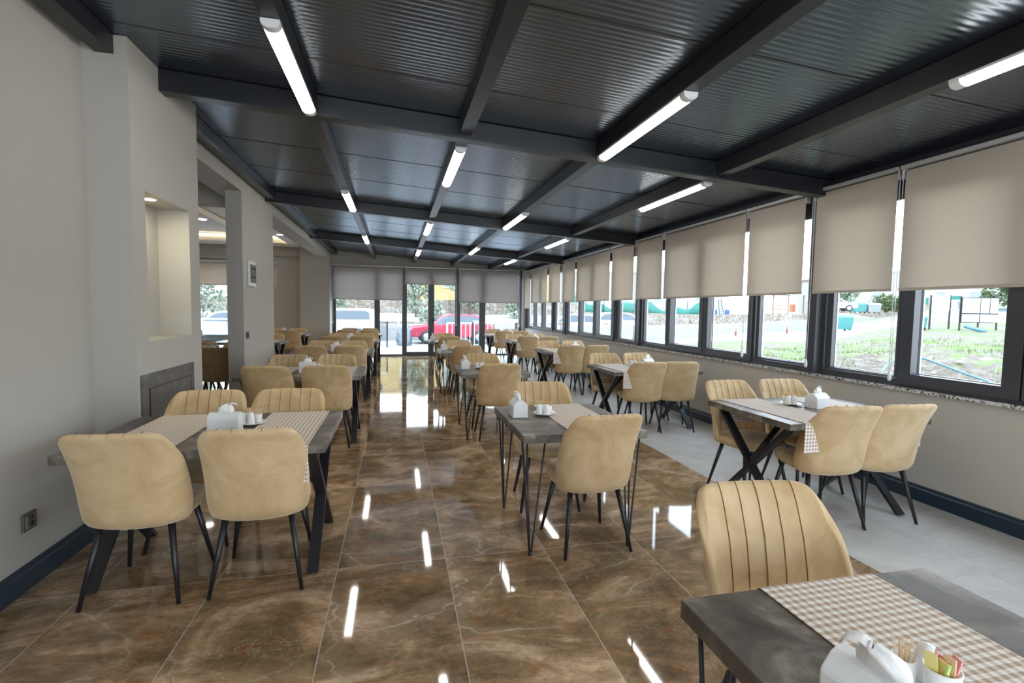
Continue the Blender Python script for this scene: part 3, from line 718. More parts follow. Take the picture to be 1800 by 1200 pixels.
# napkin dispenser: gabled box .16 x .10 x .11
def disp_proto():
    r = thing('napkin_dispenser', 'x', 'napkin dispenser')
    prof = [(-.05,.004),(.05,.004),(.05,.078),(.046,.086),(.022,.108),(.012,.112),(-.012,.112),(-.022,.108),(-.046,.086),(-.05,.078)]
    f = MB(); f.prism(prof, -.08, .08, 'x'); f.box(-.082,.082,-.052,.052,0,.008); f.build('body', M['melamine'], r, bevel=.005, seg=3)
    f = MB(); rows = []
    for i in range(9):
        t = i/8; row = []; hw_ = .040*(1-t)**.7*(1+.5*t)+.004; z = .109+.046*t**.8
        for k in range(20):
            a = 2*pi*k/20; wv = 1+.28*sin(3*a+4*t)*t+.12*sin(7*a)
            row.append((hw_*cos(a)*wv+.016*t*t, (.006+.012*sin(pi*t))*sin(a)*wv+.010*t*t, z+.006*sin(2*a+1)*t))
        rows.append(row)
    f.grid(rows, closed=True); f.build('napkin', M['tissue'], r)
    f = MB(); q0 = [(.016,.006,.148),(.032,.010,.156),(.050,.016,.150),(.060,.020,.138)]; f.grid([[(x,y-.010,z+.004*k) for k,(x,y,z) in enumerate(q0)],[(x,y+.001,z+.010) for x,y,z in q0],[(x,y+.012,z-.002) for x,y,z in q0]]); o = f.build('napkin_corner', M['tissue'], r); s_ = o.modifiers.new('t','SOLIDIFY'); s_.thickness = .0015
    f = MB(); f.box(-.045,.045,-.003,.003,.1115,.1125); f.build('slot', M['dark'], r)
    return r
DP = disp_proto(); dfirst = [True]
def dispenser(x, y, rz, label, z=.74, group=None):
    if dfirst[0]: dfirst[0] = False; r = DP; r.location = (x,y,z); r.rotation_euler = (0,0,rz); r['label'] = label
    else: r = dup(DP, (x,y,z), rz, label)
    if group: r['group'] = group
    return r
M['stick'] = plain('toothpick wood', (.70,.50,.28), .7)
M['pink'] = plain('pink sugar packet', (.80,.34,.36), .6); M['green'] = plain('green sugar packet', (.45,.62,.20), .6); M['yellow'] = plain('yellow sugar packet', (.78,.66,.25), .6); M['peach'] = plain('peach sugar packet', (.82,.55,.36), .6)
def cup_prof(rb, rt_, h): return [(0,.0),(rb*.9,0),(rb,.004),(rt_,h),(rt_-.003,h),(rb-.003,.006),(0,.006)]
SAU = MB().lathe([(0,0),(.045,0),(.05,.004),(.078,.012),(.080,.014),(.076,.0145),(.05,.008),(0,.006)], n=32).mesh('saucer', M['ceramic'])
CUPM = MB().lathe(cup_prof(.023,.030,.062), n=24).mesh('sugar_cup', M['ceramic'])
CUP2 = MB().lathe(cup_prof(.019,.022,.052), n=24).mesh('toothpick_cup', M['ceramic'])
SHK = MB().lathe([(0,0),(.023,0),(.024,.004),(.016,.060),(.013,.066),(.006,.069),(0,.0695)], n=24).mesh('shaker', M['ceramic'])
f = MB()
for k in range(9):
    a = rnd.uniform(0, 2*pi); rr_ = rnd.uniform(.003,.014); x, y = rr_*cos(a), rr_*sin(a); tx, ty = rnd.uniform(-.014,.014), rnd.uniform(-.010,.010)
    mi = k % 4; ax = rnd.uniform(0, pi)
    p = Vector((x, y, .012)); q = Vector((x*1.5+tx, y*1.5+ty, .082+rnd.uniform(-.006,.012)))
    f.bar(p, q, .019, .0035, side=(cos(ax), sin(ax), 0), mi=mi)
PKM = f.mesh('sugar_packets', [M['pink'], M['green'], M['yellow'], M['peach']])
f = MB()
for k in range(14):
    a = 2*pi*k/14+rnd.uniform(-.2,.2); rr_ = rnd.uniform(.004,.014)
    f.cyl((rr_*.6*cos(a), rr_*.6*sin(a), .008), (rr_*1.6*cos(a), rr_*1.6*sin(a), .082+rnd.uniform(-.004,.004)), .0011, .0008, 5)
STK = f.mesh('toothpicks', M['stick'])
def simple(name, me, loc, label, cat, rz=0, group=None):
    o = bpy.data.objects.new(name, me); COL.objects.link(o); o.location = loc; o.rotation_euler = (0,0,rz); return tag(o, label, cat, group)
def condiments(x, y, where, full=True, z=.744, rz=0):
    simple('saucer', SAU, (x,y,z), 'white saucer under the condiments on %s' % where, 'saucer')
    zz = z+.0075
    def P(dx, dy): return (x+dx*cos(rz)-dy*sin(rz), y+dx*sin(rz)+dy*cos(rz), zz)
    o = simple('sugar_cup', CUPM, P(-.026,.018), 'white cup of sugar packets on %s' % where, 'cup')
    c = bpy.data.objects.new('sugar_packets', PKM); COL.objects.link(c); c.parent = o; c['kind'] = 'stuff'; c['label'] = 'pink green and yellow paper packets'
    o = simple('toothpick_cup', CUP2, P(.030,.012), 'small white toothpick cup on %s' % where, 'cup')
    c = bpy.data.objects.new('toothpicks', STK); COL.objects.link(c); c.parent = o; c['kind'] = 'stuff'
    simple('salt_shaker', SHK, P(.000,-.034), 'white conical front shaker on %s' % where, 'shaker')
    if full: simple('pepper_shaker', SHK, P(-.048,-.024), 'white conical left shaker on %s' % where, 'shaker')
ordn = ['nearest', 'second', 'third', 'fourth', 'farthest']
PITCH = 2.68; ordm = ['first', 'second', 'third', 'farthest']
CX, CY = .305, 0
# left row: four-seat tables
for i in range(5):
    y = .305+PITCH*i; x = -1.25; w = 'the %s left-row table' % ordn[i]
    table('x', x, y, 'dark stone look table with black crossed legs, %s of the left row' % ordn[i])
    j = lambda: rnd.uniform(-.02,.02)
    jr = lambda: rnd.uniform(-.05,.05)
    chair(x-.27, y-.275, -.04+jr()*.4, 'mustard velvet chair, back to camera, left seat at %s' % w)
    chair(x+.275, y-.275, .02, 'mustard velvet chair, back to camera, right seat at %s' % w)
    chair(x-.27+j(), y+.31, pi+jr(), 'mustard velvet chair facing camera, left seat at %s' % w)
    chair(x+.25+j(), y+.31, pi+jr(), 'mustard velvet chair facing camera, right seat at %s' % w)
    runner(x-.30, y, 'beige gingham runner on the left half of %s' % w); runner(x+.345, y, 'beige gingham runner on the right half of %s' % w)
    dispenser(x+.025, y-.06, 0.05, 'white napkin dispenser standing on %s' % w)
    condiments(x+.125, y+.10, w, i < 2)
# middle row: two-seat hairpin tables
for i in range(4):
    y = .305+PITCH*i; x = .81; w = 'the %s small table of the middle row' % ordm[i]
    table('h', x, y, 'small dark table with hairpin legs, %s of the middle row' % (ordm[i] if i else 'first full table'))
    chair(x+.075 if i == 0 else x+.03, y-.245, (.05,-.03,.04,0)[i], 'mustard velvet chair, back to camera, at %s' % w)
    chair(x+.02, y+.37 if i else y+.43, pi+(-.12,.05,-.04,0)[i], 'mustard velvet chair facing the camera at %s' % w)
    runner(x+.09, y, 'beige gingham runner across %s' % w)
    dispenser(x-.285, y+.11, pi/2-.02, 'white napkin dispenser on the aisle side of %s' % w)
    condiments(x-.10, y+.09, w, i < 2)
# window row
for i in range(5):
    y = .305+PITCH*i; x = 2.80; w = 'the %s window-row table' % ordn[i]
    if i == 4: y -= .02
    table('x', x, y, 'dark stone look table with black crossed legs, %s along the windows' % ordn[i]).scale = (.96, 1, 1)
    chair(x-.17+(0,.0,.02,.0,0)[i], y-.245, -.12+(0,.05,.02,-.1,0)[i], 'mustard velvet chair, back to camera, aisle seat at %s' % w)
    chair(x+.27+.02*(i == 1), y-.25, (-.06,-.25,.05,-.05,.08)[i], 'mustard velvet chair, back to camera, window seat at %s' % w)
    chair(x-.27, y+.33, pi+(.05,.0,-.05,.06,0)[i], 'mustard velvet chair facing camera, aisle seat at %s' % w)
    chair(x+.25, y+.33, pi+(-.04,.06,.03,0,.05)[i], 'mustard velvet chair facing camera, window seat at %s' % w)
    runner(x-.295, y, 'beige gingham runner on the aisle half of %s' % w); runner(x+.31, y, 'beige gingham runner on the window half of %s' % w)
    dispenser(x+.08, y+.03, .25, 'white napkin dispenser on %s' % w)
    condiments(x-.05, y+.15, w, i < 2)
# foreground table, cut by the frame
TX, TY = .797, -2.20
table('h', TX, TY, 'small dark hairpin table cut by the bottom right corner of the photo')
chair(.89, -1.69, pi-.10, 'mustard velvet chair behind the table in the bottom right corner')
w = 'the bottom right corner table'
runner(.82, TY, 'beige gingham runner across %s' % w)
dispenser(.525, -2.195, pi/2+.2, 'white napkin dispenser on %s' % w)
condiments(.6955, -2.133, w, False, rz=2.13)
# side room furniture seen through the openings
for i, (x, y, dy) in enumerate(((-3.0, 5.35, 0), (-3.1, 8.05, 0), (-3.1, 10.9, 0), (-5.2, 9.6, 0))):
    w = ['the side room table behind the near opening','the side room table beyond the pier','the side room table by the far pier','the side room table by its window'][i]
    table('x', x, y, 'dark crossed-leg table, %s' % ['behind the near left opening','in the side room beyond the pier','in the side room by the end pier','in the side room near its window'][i])
    chair(x+.26, y-.30, [.05,.0,0,0][i], 'mustard velvet chair, back to camera, at %s' % w); 
    chair(x+.26, y+.34, pi, 'mustard velvet chair facing camera, right seat at %s' % w); chair(x-.27, y+.34, pi+.05, 'mustard velvet chair facing camera, left seat at %s' % w)
    runner(x+.33, y, 'beige gingham runner on %s' % w)
    dispenser(x+.02, y, 0, 'white napkin dispenser on %s' % w)
#@@EXTERIOR
# ------------------------------------------------------------------ outside
def at(u, v, D): return CAMP + (rt*((u-900)/FPX) + up*((600-v)/FPX) + fw)*D
def sstep(a, b_, x):
    t = max(0., min(1., (x-a)/(b_-a))); return t*t*(3-2*t)
from mathutils import noise as mn
def gz(x, y):
    th = math.degrees(atan2(x-CAMP.x, y-CAMP.y)); r_ = sqrt((x-CAMP.x)**2+(y-CAMP.y)**2)
    lvl = -.10 + .42*sstep(42, 50, th); e = 16.2 + 1.1*mn.noise(Vector((th*.12, 3, 0))) + .5*mn.noise(Vector((th*.5, 7, 0)))
    low = -.40 + .10*sstep(6, 13, r_)
    zr = low + (lvl-low)*sstep(e-1.0, e+1.5, r_) + .030*sstep(46, 54, th)*max(0, r_-18)
    near = sstep(6,8,r_)*(1-sstep(20,26,r_))
    zr += near*(.22*mn.noise(Vector((x*.45, y*.45, 0))) + .10*mn.noise(Vector((x*1.5, y*1.5, 3))) + .04*mn.noise(Vector((x*4, y*4, 6))))
    zf = -.05 - .25*sstep(16.5, 18.5, y)
    w = sstep(17, 24, th)
    return zf*(1-w) + zr*w
def hit(u, v, zoff=0):
    d = (at(u, v, 1)-CAMP); t = 5.0
    while t < 140:
        p = CAMP+d*t
        if p.z < gz(p.x, p.y): break
        t += .1
    return t
M['road'] = plain('pale worn asphalt', (.22,.22,.22), .9, vary=.08, scale=1.5)
M['terrace'] = plain('pale terrace tile', (.58,.58,.57), .6, vary=.05)
M['stucco_y'] = plain('yellow stucco', (.40,.30,.14), .85, vary=.06)
M['stucco_w'] = plain('white stucco', (.34,.34,.34), .85, vary=.05)
M['conc'] = plain('pale concrete', (.30,.29,.28), .9, vary=.1)
M['carw'] = plain('white car paint', (.46,.48,.50), .2); M['carr'] = plain('red car paint', (.36,.03,.06), .2)
M['carglass'] = plain('dark car glass', (.07,.09,.11), .08); M['tyre'] = plain('tyre rubber', (.03,.03,.03), .7)
M['teal'] = plain('teal plastic', (.05,.20,.19), .5); M['palebin'] = plain('pale grey plastic', (.22,.24,.24), .5)
M['blue'] = plain('blue plastic', (.03,.08,.22), .45); M['orange'] = plain('orange plastic', (.32,.09,.03), .5); M['redpost'] = plain('faded red post', (.28,.07,.05), .6)
M['board'] = plain('white board', (.55,.55,.55), .6); M['pipe'] = plain('light blue pipe', (.08,.18,.26), .4); M['bark'] = plain('bark', (.13,.10,.07), .9)
M['brownwall'] = plain('weathered brown timber', (.22,.13,.08), .8)
def leafmat(name, a, bb):
    m_, nt, b = mat(name); inf = N(nt, 'ShaderNodeNewGeometry'); n = noise(nt, coord(nt), 3)
    c = mix(nt, n.outputs['Fac'], a, bb); nt.links.new(c, b.inputs['Base Color']); b.inputs['Roughness'].default_value = .7
    return m_
M['olive'] = leafmat('silvery olive leaves', (.15,.19,.135), (.33,.37,.28)); M['leaf'] = leafmat('green leaves', (.045,.07,.03), (.11,.15,.06))
# mesh net
m_, nt, b = mat('green shade net'); n = noise(nt, coord(nt), 2)
nt.links.new(mix(nt, n.outputs['Fac'], (.015,.13,.10), (.04,.19,.155)), b.inputs['Base Color']); b.inputs['Roughness'].default_value = .8; M['net'] = m_
# rubble stone
m_, nt, b = mat('rubble stone wall'); co = coord(nt); vo = N(nt, 'ShaderNodeTexVoronoi'); vo.feature = 'DISTANCE_TO_EDGE'; vo.inputs['Scale'].default_value = 3.4; nt.links.new(co, vo.inputs['Vector'])
vc = N(nt, 'ShaderNodeTexVoronoi'); vc.inputs['Scale'].default_value = 3.4; nt.links.new(co, vc.inputs['Vector']); sc_ = N(nt, 'ShaderNodeSeparateColor'); nt.links.new(vc.outputs['Color'], sc_.inputs[0])
cst = ramp(nt, sc_.outputs[0], [(0,(.27,.22,.165)),(.5,(.33,.30,.255)),(1,(.24,.17,.12))]); c = mix(nt, ramp(nt, vo.outputs['Distance'], [(.02,(0,0,0)),(.07,(1,1,1))]), (.10,.095,.085), cst)
nt.links.new(c, b.inputs['Base Color']); b.inputs['Roughness'].default_value = .9; bump(nt, vo.outputs['Distance'], .6, .05, b); M['rubble'] = m_
# ground
m_, nt, b = mat('grass soil and road'); co = coord(nt); gn = noise(nt, co, .8, 6, .6, .5); gf = noise(nt, co, 5, 8, .7); gb = noise(nt, co, .33, 4)
soil = ramp(nt, gf.outputs['Fac'], [(.3,(.070,.050,.035)),(.55,(.14,.115,.09)),(.75,(.26,.24,.205))]); gr = ramp(nt, gf.outputs['Fac'], [(.3,(.070,.115,.022)),(.6,(.12,.175,.045)),(.8,(.19,.215,.10))])
at_ = N(nt, 'ShaderNodeAttribute'); at_.attribute_name = 'roadness'
c = mix(nt, ramp(nt, gn.outputs['Fac'], [(.47,(0,0,0)),(.55,(1,1,1))]), soil, gr)
slp = N(nt, 'ShaderNodeNewGeometry'); sx_ = N(nt, 'ShaderNodeSeparateXYZ'); nt.links.new(slp.outputs['True Normal'], sx_.inputs[0])
c = mix(nt, ramp(nt, sx_.outputs['Z'], [(.955,(1,1,1)),(.985,(0,0,0))]), c, soil)
rd = ramp(nt, gf.outputs['Fac'], [(.3,(.24,.24,.24)),(.7,(.30,.30,.295))])
c = mix(nt, at_.outputs['Fac'], c, rd); nt.links.new(c, b.inputs['Base Color']); b.inputs['Roughness'].default_value = .95; bump(nt, gf.outputs['Fac'], .5, .08, b)
M['ground'] = m_
# polar ground mesh
rows = []; rd_ = []
NR = 170; NT = 240; th0, th1 = -62, 100
rs = [3.2*(150/3.2)**(i/NR) for i in range(NR+1)]
f = MB()
for r_ in rs:
    row = []
    for k in range(NT+1):
        th = radians(th0+(th1-th0)*k/NT); x, y = CAMP.x+r_*sin(th), CAMP.y+r_*cos(th)
        inside = -7.4 < x < 4.05 and YB-.3 < y < YF+.35
        z = gz(x, y) if not inside else -.16
        row.append((x, y, z))
        thd = math.degrees(th)
        edge = 15.5 + 5*sstep(45,30,thd) if False else 16
        e2 = 20 + 12*sstep(27, 38, thd) + 12*sstep(44, 54, thd)
        rd_.append(1.0 if thd < 27 else sstep(e2-1.2, e2+1.2, r_+1.2*mn.noise(Vector((x*.6,y*.6,5)))) * (1-.9*sstep(62,70,r_)))
    rows.append(row)
f.grid(rows); o = f.build('ground', M['ground']); struct(o, 'ground outside: street, grass bank and soil')
a_ = o.data.attributes.new('roadness', 'FLOAT', 'POINT'); a_.data.foreach_set('value', rd_)
struct(MB().box(-8,6,YF+.2,16.4,-.3,-.03).build('terrace', M['terrace']), 'pale terrace in front of the glass doors')
# balustrade
for i, (xa, xb) in enumerate(((-8.0,-5.2),(-5.15,-2.9),(-2.85,-.6),(2.6,4.3),(4.35,5.9))):
    r = thing('glass_balustrade', ['glass balustrade panel outside the side room window','glass balustrade panel behind the side room pier','glass balustrade panel in front of the white off-road car','glass balustrade panel in front of the red car','glass balustrade panel outside the far right corner'][i], 'railing', ((xa+xb)/2, 16.2, -.03))
    w = (xb-xa)/2; f = MB(); f.box(-w,w,-.03,.03,.98,1.03); f.build('handrail', M['rail'], r)
    for s_ in (-1,1): MB().box(s_*w-.025,s_*w+.025,-.03,.03,0,.98).build('post', M['steel'], r)
    MB().box(-w+.03,w-.03,-.005,.005,.08,.96).build('pane', M['glass'], r)
r = thing('steel_railing', 'pale vertical bar railing in front of the red car', 'railing', (3.3, 17.0, -.14)); f = MB()
for k in range(19): f.box(-1.6+k*.18,-1.57+k*.18,-.015,.015,.08,1.0)
f.box(-1.62,1.68,-.02,.02,1.0,1.05); f.box(-1.62,1.68,-.02,.02,.04,.08); f.build('bars', M['board'], r)
for s_ in (-1.62,1.66): MB().box(s_-.02,s_+.02,-.02,.02,0,1.0).build('post', M['board'], r)
# cars
def car(label, loc, rz, paint, kind='hatch', sc=1.0):
    r = thing('car', label, 'car', loc, rz); r.scale = (sc,sc,sc)
    if kind == 'hatch': low = [(-2.05,.35),(-2.1,.62),(-2.0,.80),(-1.05,.95),(-.55,.98),(1.6,.98),(1.95,.92),(2.08,.6),(2.05,.32)]; cab = [(-1.15,.94),(-.45,1.40),(-.1,1.48),(1.1,1.46),(1.6,1.30),(1.9,.95)]; win = [(-.95,.98),(-.42,1.34),(-.1,1.40),(1.05,1.38),(1.45,1.24),(1.6,.98)]
    elif kind == 'pickup': low = [(-2.5,.4),(-2.55,.9),(-2.4,1.02),(-1.3,1.10),(2.55,1.10),(2.6,.5),(2.5,.4)]; cab = [(-1.4,1.08),(-.75,1.68),(-.4,1.78),(1.0,1.80),(2.35,1.72),(2.5,1.08)]; win = [(-1.1,1.14),(-.68,1.60),(-.4,1.66),(1.0,1.68),(2.1,1.60),(2.2,1.14)]
    elif kind == 'suv': low = [(-2.4,.35),(-2.45,.85),(-2.25,1.0),(-1.3,1.08),(2.4,1.08),(2.45,.5),(2.35,.35)]; cab = [(-1.45,1.06),(-.8,1.66),(-.4,1.76),(2.0,1.78),(2.35,1.68),(2.42,1.06)]; win = [(-1.05,1.14),(-.66,1.56),(-.4,1.62),(1.9,1.64),(2.1,1.55),(2.15,1.14)]
    else: low = [(-2.4,.4),(-2.45,1.0),(-2.2,1.2),(2.4,1.2),(2.45,.5),(2.4,.4)]; cab = [(-2.3,1.18),(-1.7,1.95),(-1.3,2.1),(2.3,2.1),(2.42,1.18)]; win = [(-2.0,1.25),(-1.6,1.85),(-.6,1.9),(-.6,1.25)]
    f = MB(); f.prism(low, -.86, .86, 'y')
    P = [(p[0], -.84, p[1]) if i in (0, len(cab)-1) else (p[0], -.68, p[1]) for i, p in enumerate(cab)] + [(p[0], .84, p[1]) if i in (0, len(cab)-1) else (p[0], .68, p[1]) for i, p in enumerate(cab)]
    n = len(cab); f.add(P, [(i,(i+1)%n,n+(i+1)%n,n+i) for i in range(n)] + [tuple(range(n)), tuple(n+i for i in range(n))])
    f.build('body', paint, r, bevel=.05, seg=3)
    zlo = win[0][1]; zc0 = cab[0][1]; zc1 = max(p[1] for p in cab)
    f = MB()
    for s_ in (-1,1):
        P = [(p[0], s_*(.845-.16*(p[1]-zc0)/(zc1-zc0)), p[1]) for p in win]; Q = [(p[0], p[1]-s_*.02, p[2]) for p in P]; n = len(win)
        f.add(P+Q, [tuple(range(n)), tuple(n+i for i in range(n))] + [(i,(i+1)%n,n+(i+1)%n,n+i) for i in range(n)])
    f.build('side_window', M['carglass'], r)
    a, b_ = Vector((cab[0][0]-.02,0,cab[0][1]+.02)), Vector((cab[1][0]-.02,0,cab[1][1]-.02)); f = MB(); f.add([(a.x,-.72,a.z),(a.x,.72,a.z),(b_.x,.6,b_.z),(b_.x,-.6,b_.z),(a.x+.03,-.72,a.z),(a.x+.03,.72,a.z),(b_.x+.03,.6,b_.z),(b_.x+.03,-.6,b_.z)], [(0,1,2,3),(4,5,6,7),(0,1,5,4),(1,2,6,5),(2,3,7,6),(3,0,4,7)]); f.build('windscreen', M['carglass'], r)
    xs = 1.30 if kind == 'hatch' else 1.55
    for x in (-xs, xs):
        for s_ in (-1,1):
            f = MB(); f.lathe([(0,-.11),(.20,-.11),(.30,-.10),(.335,-.06),(.335,.06),(.30,.10),(.20,.11),(0,.11)], (x, s_*.80, .335), 24, axis='y')
            w = f.build('wheel', M['tyre'], r); g = MB(); g.lathe([(0,-.02),(.19,-.015),(.20,.0),(.19,.015),(0,.02)], (x, s_*.915, .335), 20, axis='y'); g.build('rim', M['chrome'], w)
    f = MB(); 
    for s_ in (-1,1): f.box(low[1][0]-.01, low[1][0]+.10, s_*.80, s_*.50, low[1][1]-.02, low[1][1]+.10)
    f.build('headlight', M['board'], r, bevel=.02); f = MB(); xr = low[-2][0]
    for s_ in (-1,1): f.box(xr-.06, xr+.02, s_*.80, s_*.62, .72, .98)
    f.build('tail_light', M['redpost'], r, bevel=.01)
    return r
def gpos(u, D, zoff=0):
    p = at(u, 560, D); return (p.x, p.y, gz(p.x, p.y)+zoff)
car('red hatchback parked across the street, seen through the glass doors', (*at(793, 600, 25.6).xy, -.30), .02, M['carr'])
car('white off-road car parked left of the glass doors', (*at(579, 600, 25.8).xy, -.30), 0, M['carw'], 'suv', .96)
car('white car seen through the side room window', (*at(405, 605, 24.5).xy, -.30), 0, M['carw'])
p = gpos(1005, 31); car('pale car seen through the far right windows', p, -.3, M['carw'])
p = gpos(1070, 33); car('second pale car seen through the far right windows', p, -.2, M['carw'])
p = gpos(1462, 52); car('white car parked on the road behind the pale bins', (*at(1462,547,52).xy,at(1462,547,52).z), 2.6, M['carw'])
p = gpos(1678, 52); car('white van between the two white boards', (*at(1678,563,52).xy,at(1678,563,52).z), 1.0, M['carw'], 'van')
p = gpos(1765, 56); car('white car at the right behind the large board', (*at(1765,563,56).xy,at(1765,563,56).z), 2.2, M['carw'])
# dark cover beside the red car
r = thing('covered_motorcycle', 'grey covered motorcycle standing in front of the red car', 'motorcycle', (*at(711, 600, 23.6).xy, -.30)); f = MB(); rows = []
for z, w_, d_ in ((0,.35,.62),(.3,.36,.62),(.7,.30,.45),(.95,.16,.22),(1.02,.03,.05)): rows.append([(w_*cos(2*pi*k/16)*(1+.1*sin(5*k)), d_*sin(2*pi*k/16), z) for k in range(16)])
f.grid(rows, closed=True); f.build('cover', M['carglass'], r)
# retaining walls
def wall_seg(name, label, a, b_, z0, z1, th, m_, cat='wall'):
    a = Vector(a); b_ = Vector(b_); d = (b_-a).normalized(); n = Vector((-d.y, d.x))*th; L_ = (b_-a).length; nseg = max(2, int(L_/1.0)); f = MB()
    lo, hi = [], []
    P0, P1, Q0, Q1 = [], [], [], []
    for k in range(nseg+1):
        q = a+(b_-a)*k/nseg; j = .05*mn.noise(Vector((q.x, q.y, z1)))
        P0.append((q.x+j*2, q.y+j*2, z0)); P1.append((q.x+j, q.y+j, z1+j*1.5)); Q1.append((q.x+n.x, q.y+n.y, z1+j*1.5)); Q0.append((q.x+n.x, q.y+n.y, z0))
    f.grid([P0,P1,Q1,Q0], closed=False, sm=False); f.grid([Q0,P0], sm=False)
    o = f.build(name, m_); return tag(o, label, cat)
wall_seg('stone_wall', 'low rubble stone wall across the street behind the red car', (-16, 25.2), (9.5, 24.9), -.5, .72, .5, M['rubble'])
wall_seg('stone_wall', 'upper rubble stone terrace wall below the yellow house', (-20, 33), (13, 32), .3, 2.05, .6, M['rubble'])
struct(MB().hexa([(-22,24.9,-.5),(10,24.6,-.5),(13,32.3,-.5),(-22,33.3,-.5),(-22,24.9,.55),(10,24.6,.55),(13,32.3,1.1),(-22,33.3,1.1)]).build('upper_ground', M['conc']), 'raised pale ground above the low stone wall')
struct(MB().hexa([(-24,33.3,-.5),(13,32.3,-.5),(16,55,-.5),(-26,55,-.5),(-24,33.3,2.0),(13,32.3,2.0),(16,55,2.4),(-26,55,2.4)]).build('garden_ground', M['ground']), 'garden ground above the upper stone wall')
# buildings
def house(label, loc, rz, w, d, h, m_, wins, roof=None, group=None):
    r = thing('house', label, 'building', loc, rz)
    MB().box(-w/2, w/2, 0, d, -2.5, h).build('walls', m_, r)
    for (x, z, ww, hh) in wins:
        o = MB().box(x-ww/2-.08, x+ww/2+.08, -.06, .02, z-.08, z+hh+.08).build('window', M['board'], r)
        MB().box(x-ww/2, x+ww/2, -.08, -.02, z, z+hh).build('shutter', M['palebin'], o)
    if roof: MB().prism([(-w/2-.5,h),(w/2+.5,h),(0,h+roof)], -.5, d+.5, 'y').build('roof', M['brownwall'], r)
    else: MB().box(-w/2-.15, w/2+.15, -.15, d+.15, h, h+.25).build('parapet', m_, r)
    return r
house('yellow house on the terrace beyond the glass doors', (2.0, 38.0, 2.0), 0, 22, 8, 3.3, M['stucco_y'], [(-6,1.2,1.5,1.6),(-1.2,1.3,1.4,1.6),(2.2,1.2,1.4,1.7),(7,1.3,1.3,1.5)])
# trees
def tree(label, loc, h, cr_, m_, nleaf=2600, ls=.13, tr_=.12):
    r = thing('tree', label, 'tree', loc); rg = random.Random(int(loc[0]*31+loc[1]*7)); f = MB()
    f.tube([(0,0,-.2),(.06,.02,h*.3),(-.05,.05,h*.55)], tr_, 8)
    for k in range(6):
        a = 2*pi*k/6; f.tube([(0,.02,h*(.28+.04*k)),(.5*cr_*cos(a),.5*cr_*sin(a),h*(.55+.05*k)),(.75*cr_*cos(a),.75*cr_*sin(a),h*(.68+.04*k))], tr_*.4, 6)
    f.build('trunk', M['bark'], r); f = MB(); cl = [(rg.uniform(-.6,.6)*cr_, rg.uniform(-.6,.6)*cr_, h*rg.uniform(.22,.88), cr_*rg.uniform(.28,.5)) for _ in range(14)]
    for k in range(nleaf):
        c0 = cl[k % 14]; v = Vector((rg.gauss(0,1), rg.gauss(0,1), rg.gauss(0,1))).normalized()*c0[3]*rg.uniform(.55,1.05); p = Vector(c0[:3])+v
        a = Vector((rg.gauss(0,1), rg.gauss(0,1), rg.gauss(0,1))).normalized(); b_ = a.cross(Vector((rg.gauss(0,1), rg.gauss(0,1), rg.gauss(0,1)))).normalized(); s_ = ls*rg.uniform(.6,1.3)
        f.add([p-a*s_-b_*s_*.45, p+a*s_*.2-b_*s_*.5, p+a*s_+b_*s_*.3, p-a*s_*.2+b_*s_*.5], [(0,1,2,3)])
    o = f.build('foliage', m_, r); o['kind'] = 'stuff'; return r
tree('olive tree in front of the yellow house, left of the door mullion', (1.0, 29.5, .8), 3.6, 1.1, M['olive'])
tree('silvery olive tree in front of the yellow house, right door leaf', (4.6, 31, 1.0), 5.0, 1.6, M['olive'])
tree('bushy olive tree above the white off-road car', (-4.6, 28.5, .7), 3.0, 2.0, M['olive'])
tree('large olive tree outside the side room window', (-12.2, 27.5, .5), 4.0, 3.2, M['olive'], 4500)
tree('small shrub above the upper stone wall near the doors', (7.6, 29.6, .8), 1.6, 1.2, M['olive'], 1200)
tree('green shrub left of the doors above the stone wall', (1.8, 26.5, .55), 1.5, .9, M['olive'], 1000)
# green net fence along the far side of the street, right
pts = [(850,541,38),(905,545,40),(960,541,42),(1010,540,44),(1060,541,46),(1100,544,48),(1150,541,50),(1200,546,52),(1245,549,54)]
r = thing('net_fence', 'sagging green shade net fence beyond the street', 'fence', (0,0,0)); f = MB(); top, bot = [], []
nn_ = 60
for k in range(nn_+1):
    t = k/nn_*(len(pts)-1); i = min(int(t), len(pts)-2); fr_ = t-i; u = pts[i][0]*(1-fr_)+pts[i+1][0]*fr_; D = pts[i][2]*(1-fr_)+pts[i+1][2]*fr_
    p = at(u, 549+(u-905)*.028, D); zb_ = p.z; hh = 1.05+.35*sin(k*.35)+.25*sin(k*.9); n_ = .12*sin(k*1.7)
    bot.append((p.x+n_, p.y, zb_)); top.append((p.x, p.y+n_, zb_+hh))
f.grid([bot, top]); o = f.build('net', M['net'], r); s_ = o.modifiers.new('t','SOLIDIFY'); s_.thickness = .02
for k in range(0, nn_+1, 6): MB().cyl(bot[k], (bot[k][0], bot[k][1], bot[k][2]+1.7), .035, n=6).build('post', M['steel'], r)
def ribbon(name, label, pts, th, m_, cat):
    f = MB(); A, B_, C_, D_ = [], [], [], []
    for (u, vb, vt, D) in pts:
        p = at(u, vb, D); q = at(u, vt, D); d = Vector((p.x-CAMP.x, p.y-CAMP.y, 0)).normalized()*th
        A.append((p.x,p.y,p.z-1.0)); B_.append((p.x,p.y,q.z)); C_.append((p.x+d.x,p.y+d.y,q.z)); D_.append((p.x+d.x,p.y+d.y,p.z-1.0))
    f.grid([A,B_,C_,D_], sm=False); return tag(f.build(name, m_), label, cat)
ribbon('stone_wall', 'low stone wall under the green net fence', [(905,556,547,38),(1000,557,548,42),(1100,561,549,47),(1240,563,553,52),(1290,561,552,52),(1430,563,551,50)], .5, M['rubble'], 'wall')
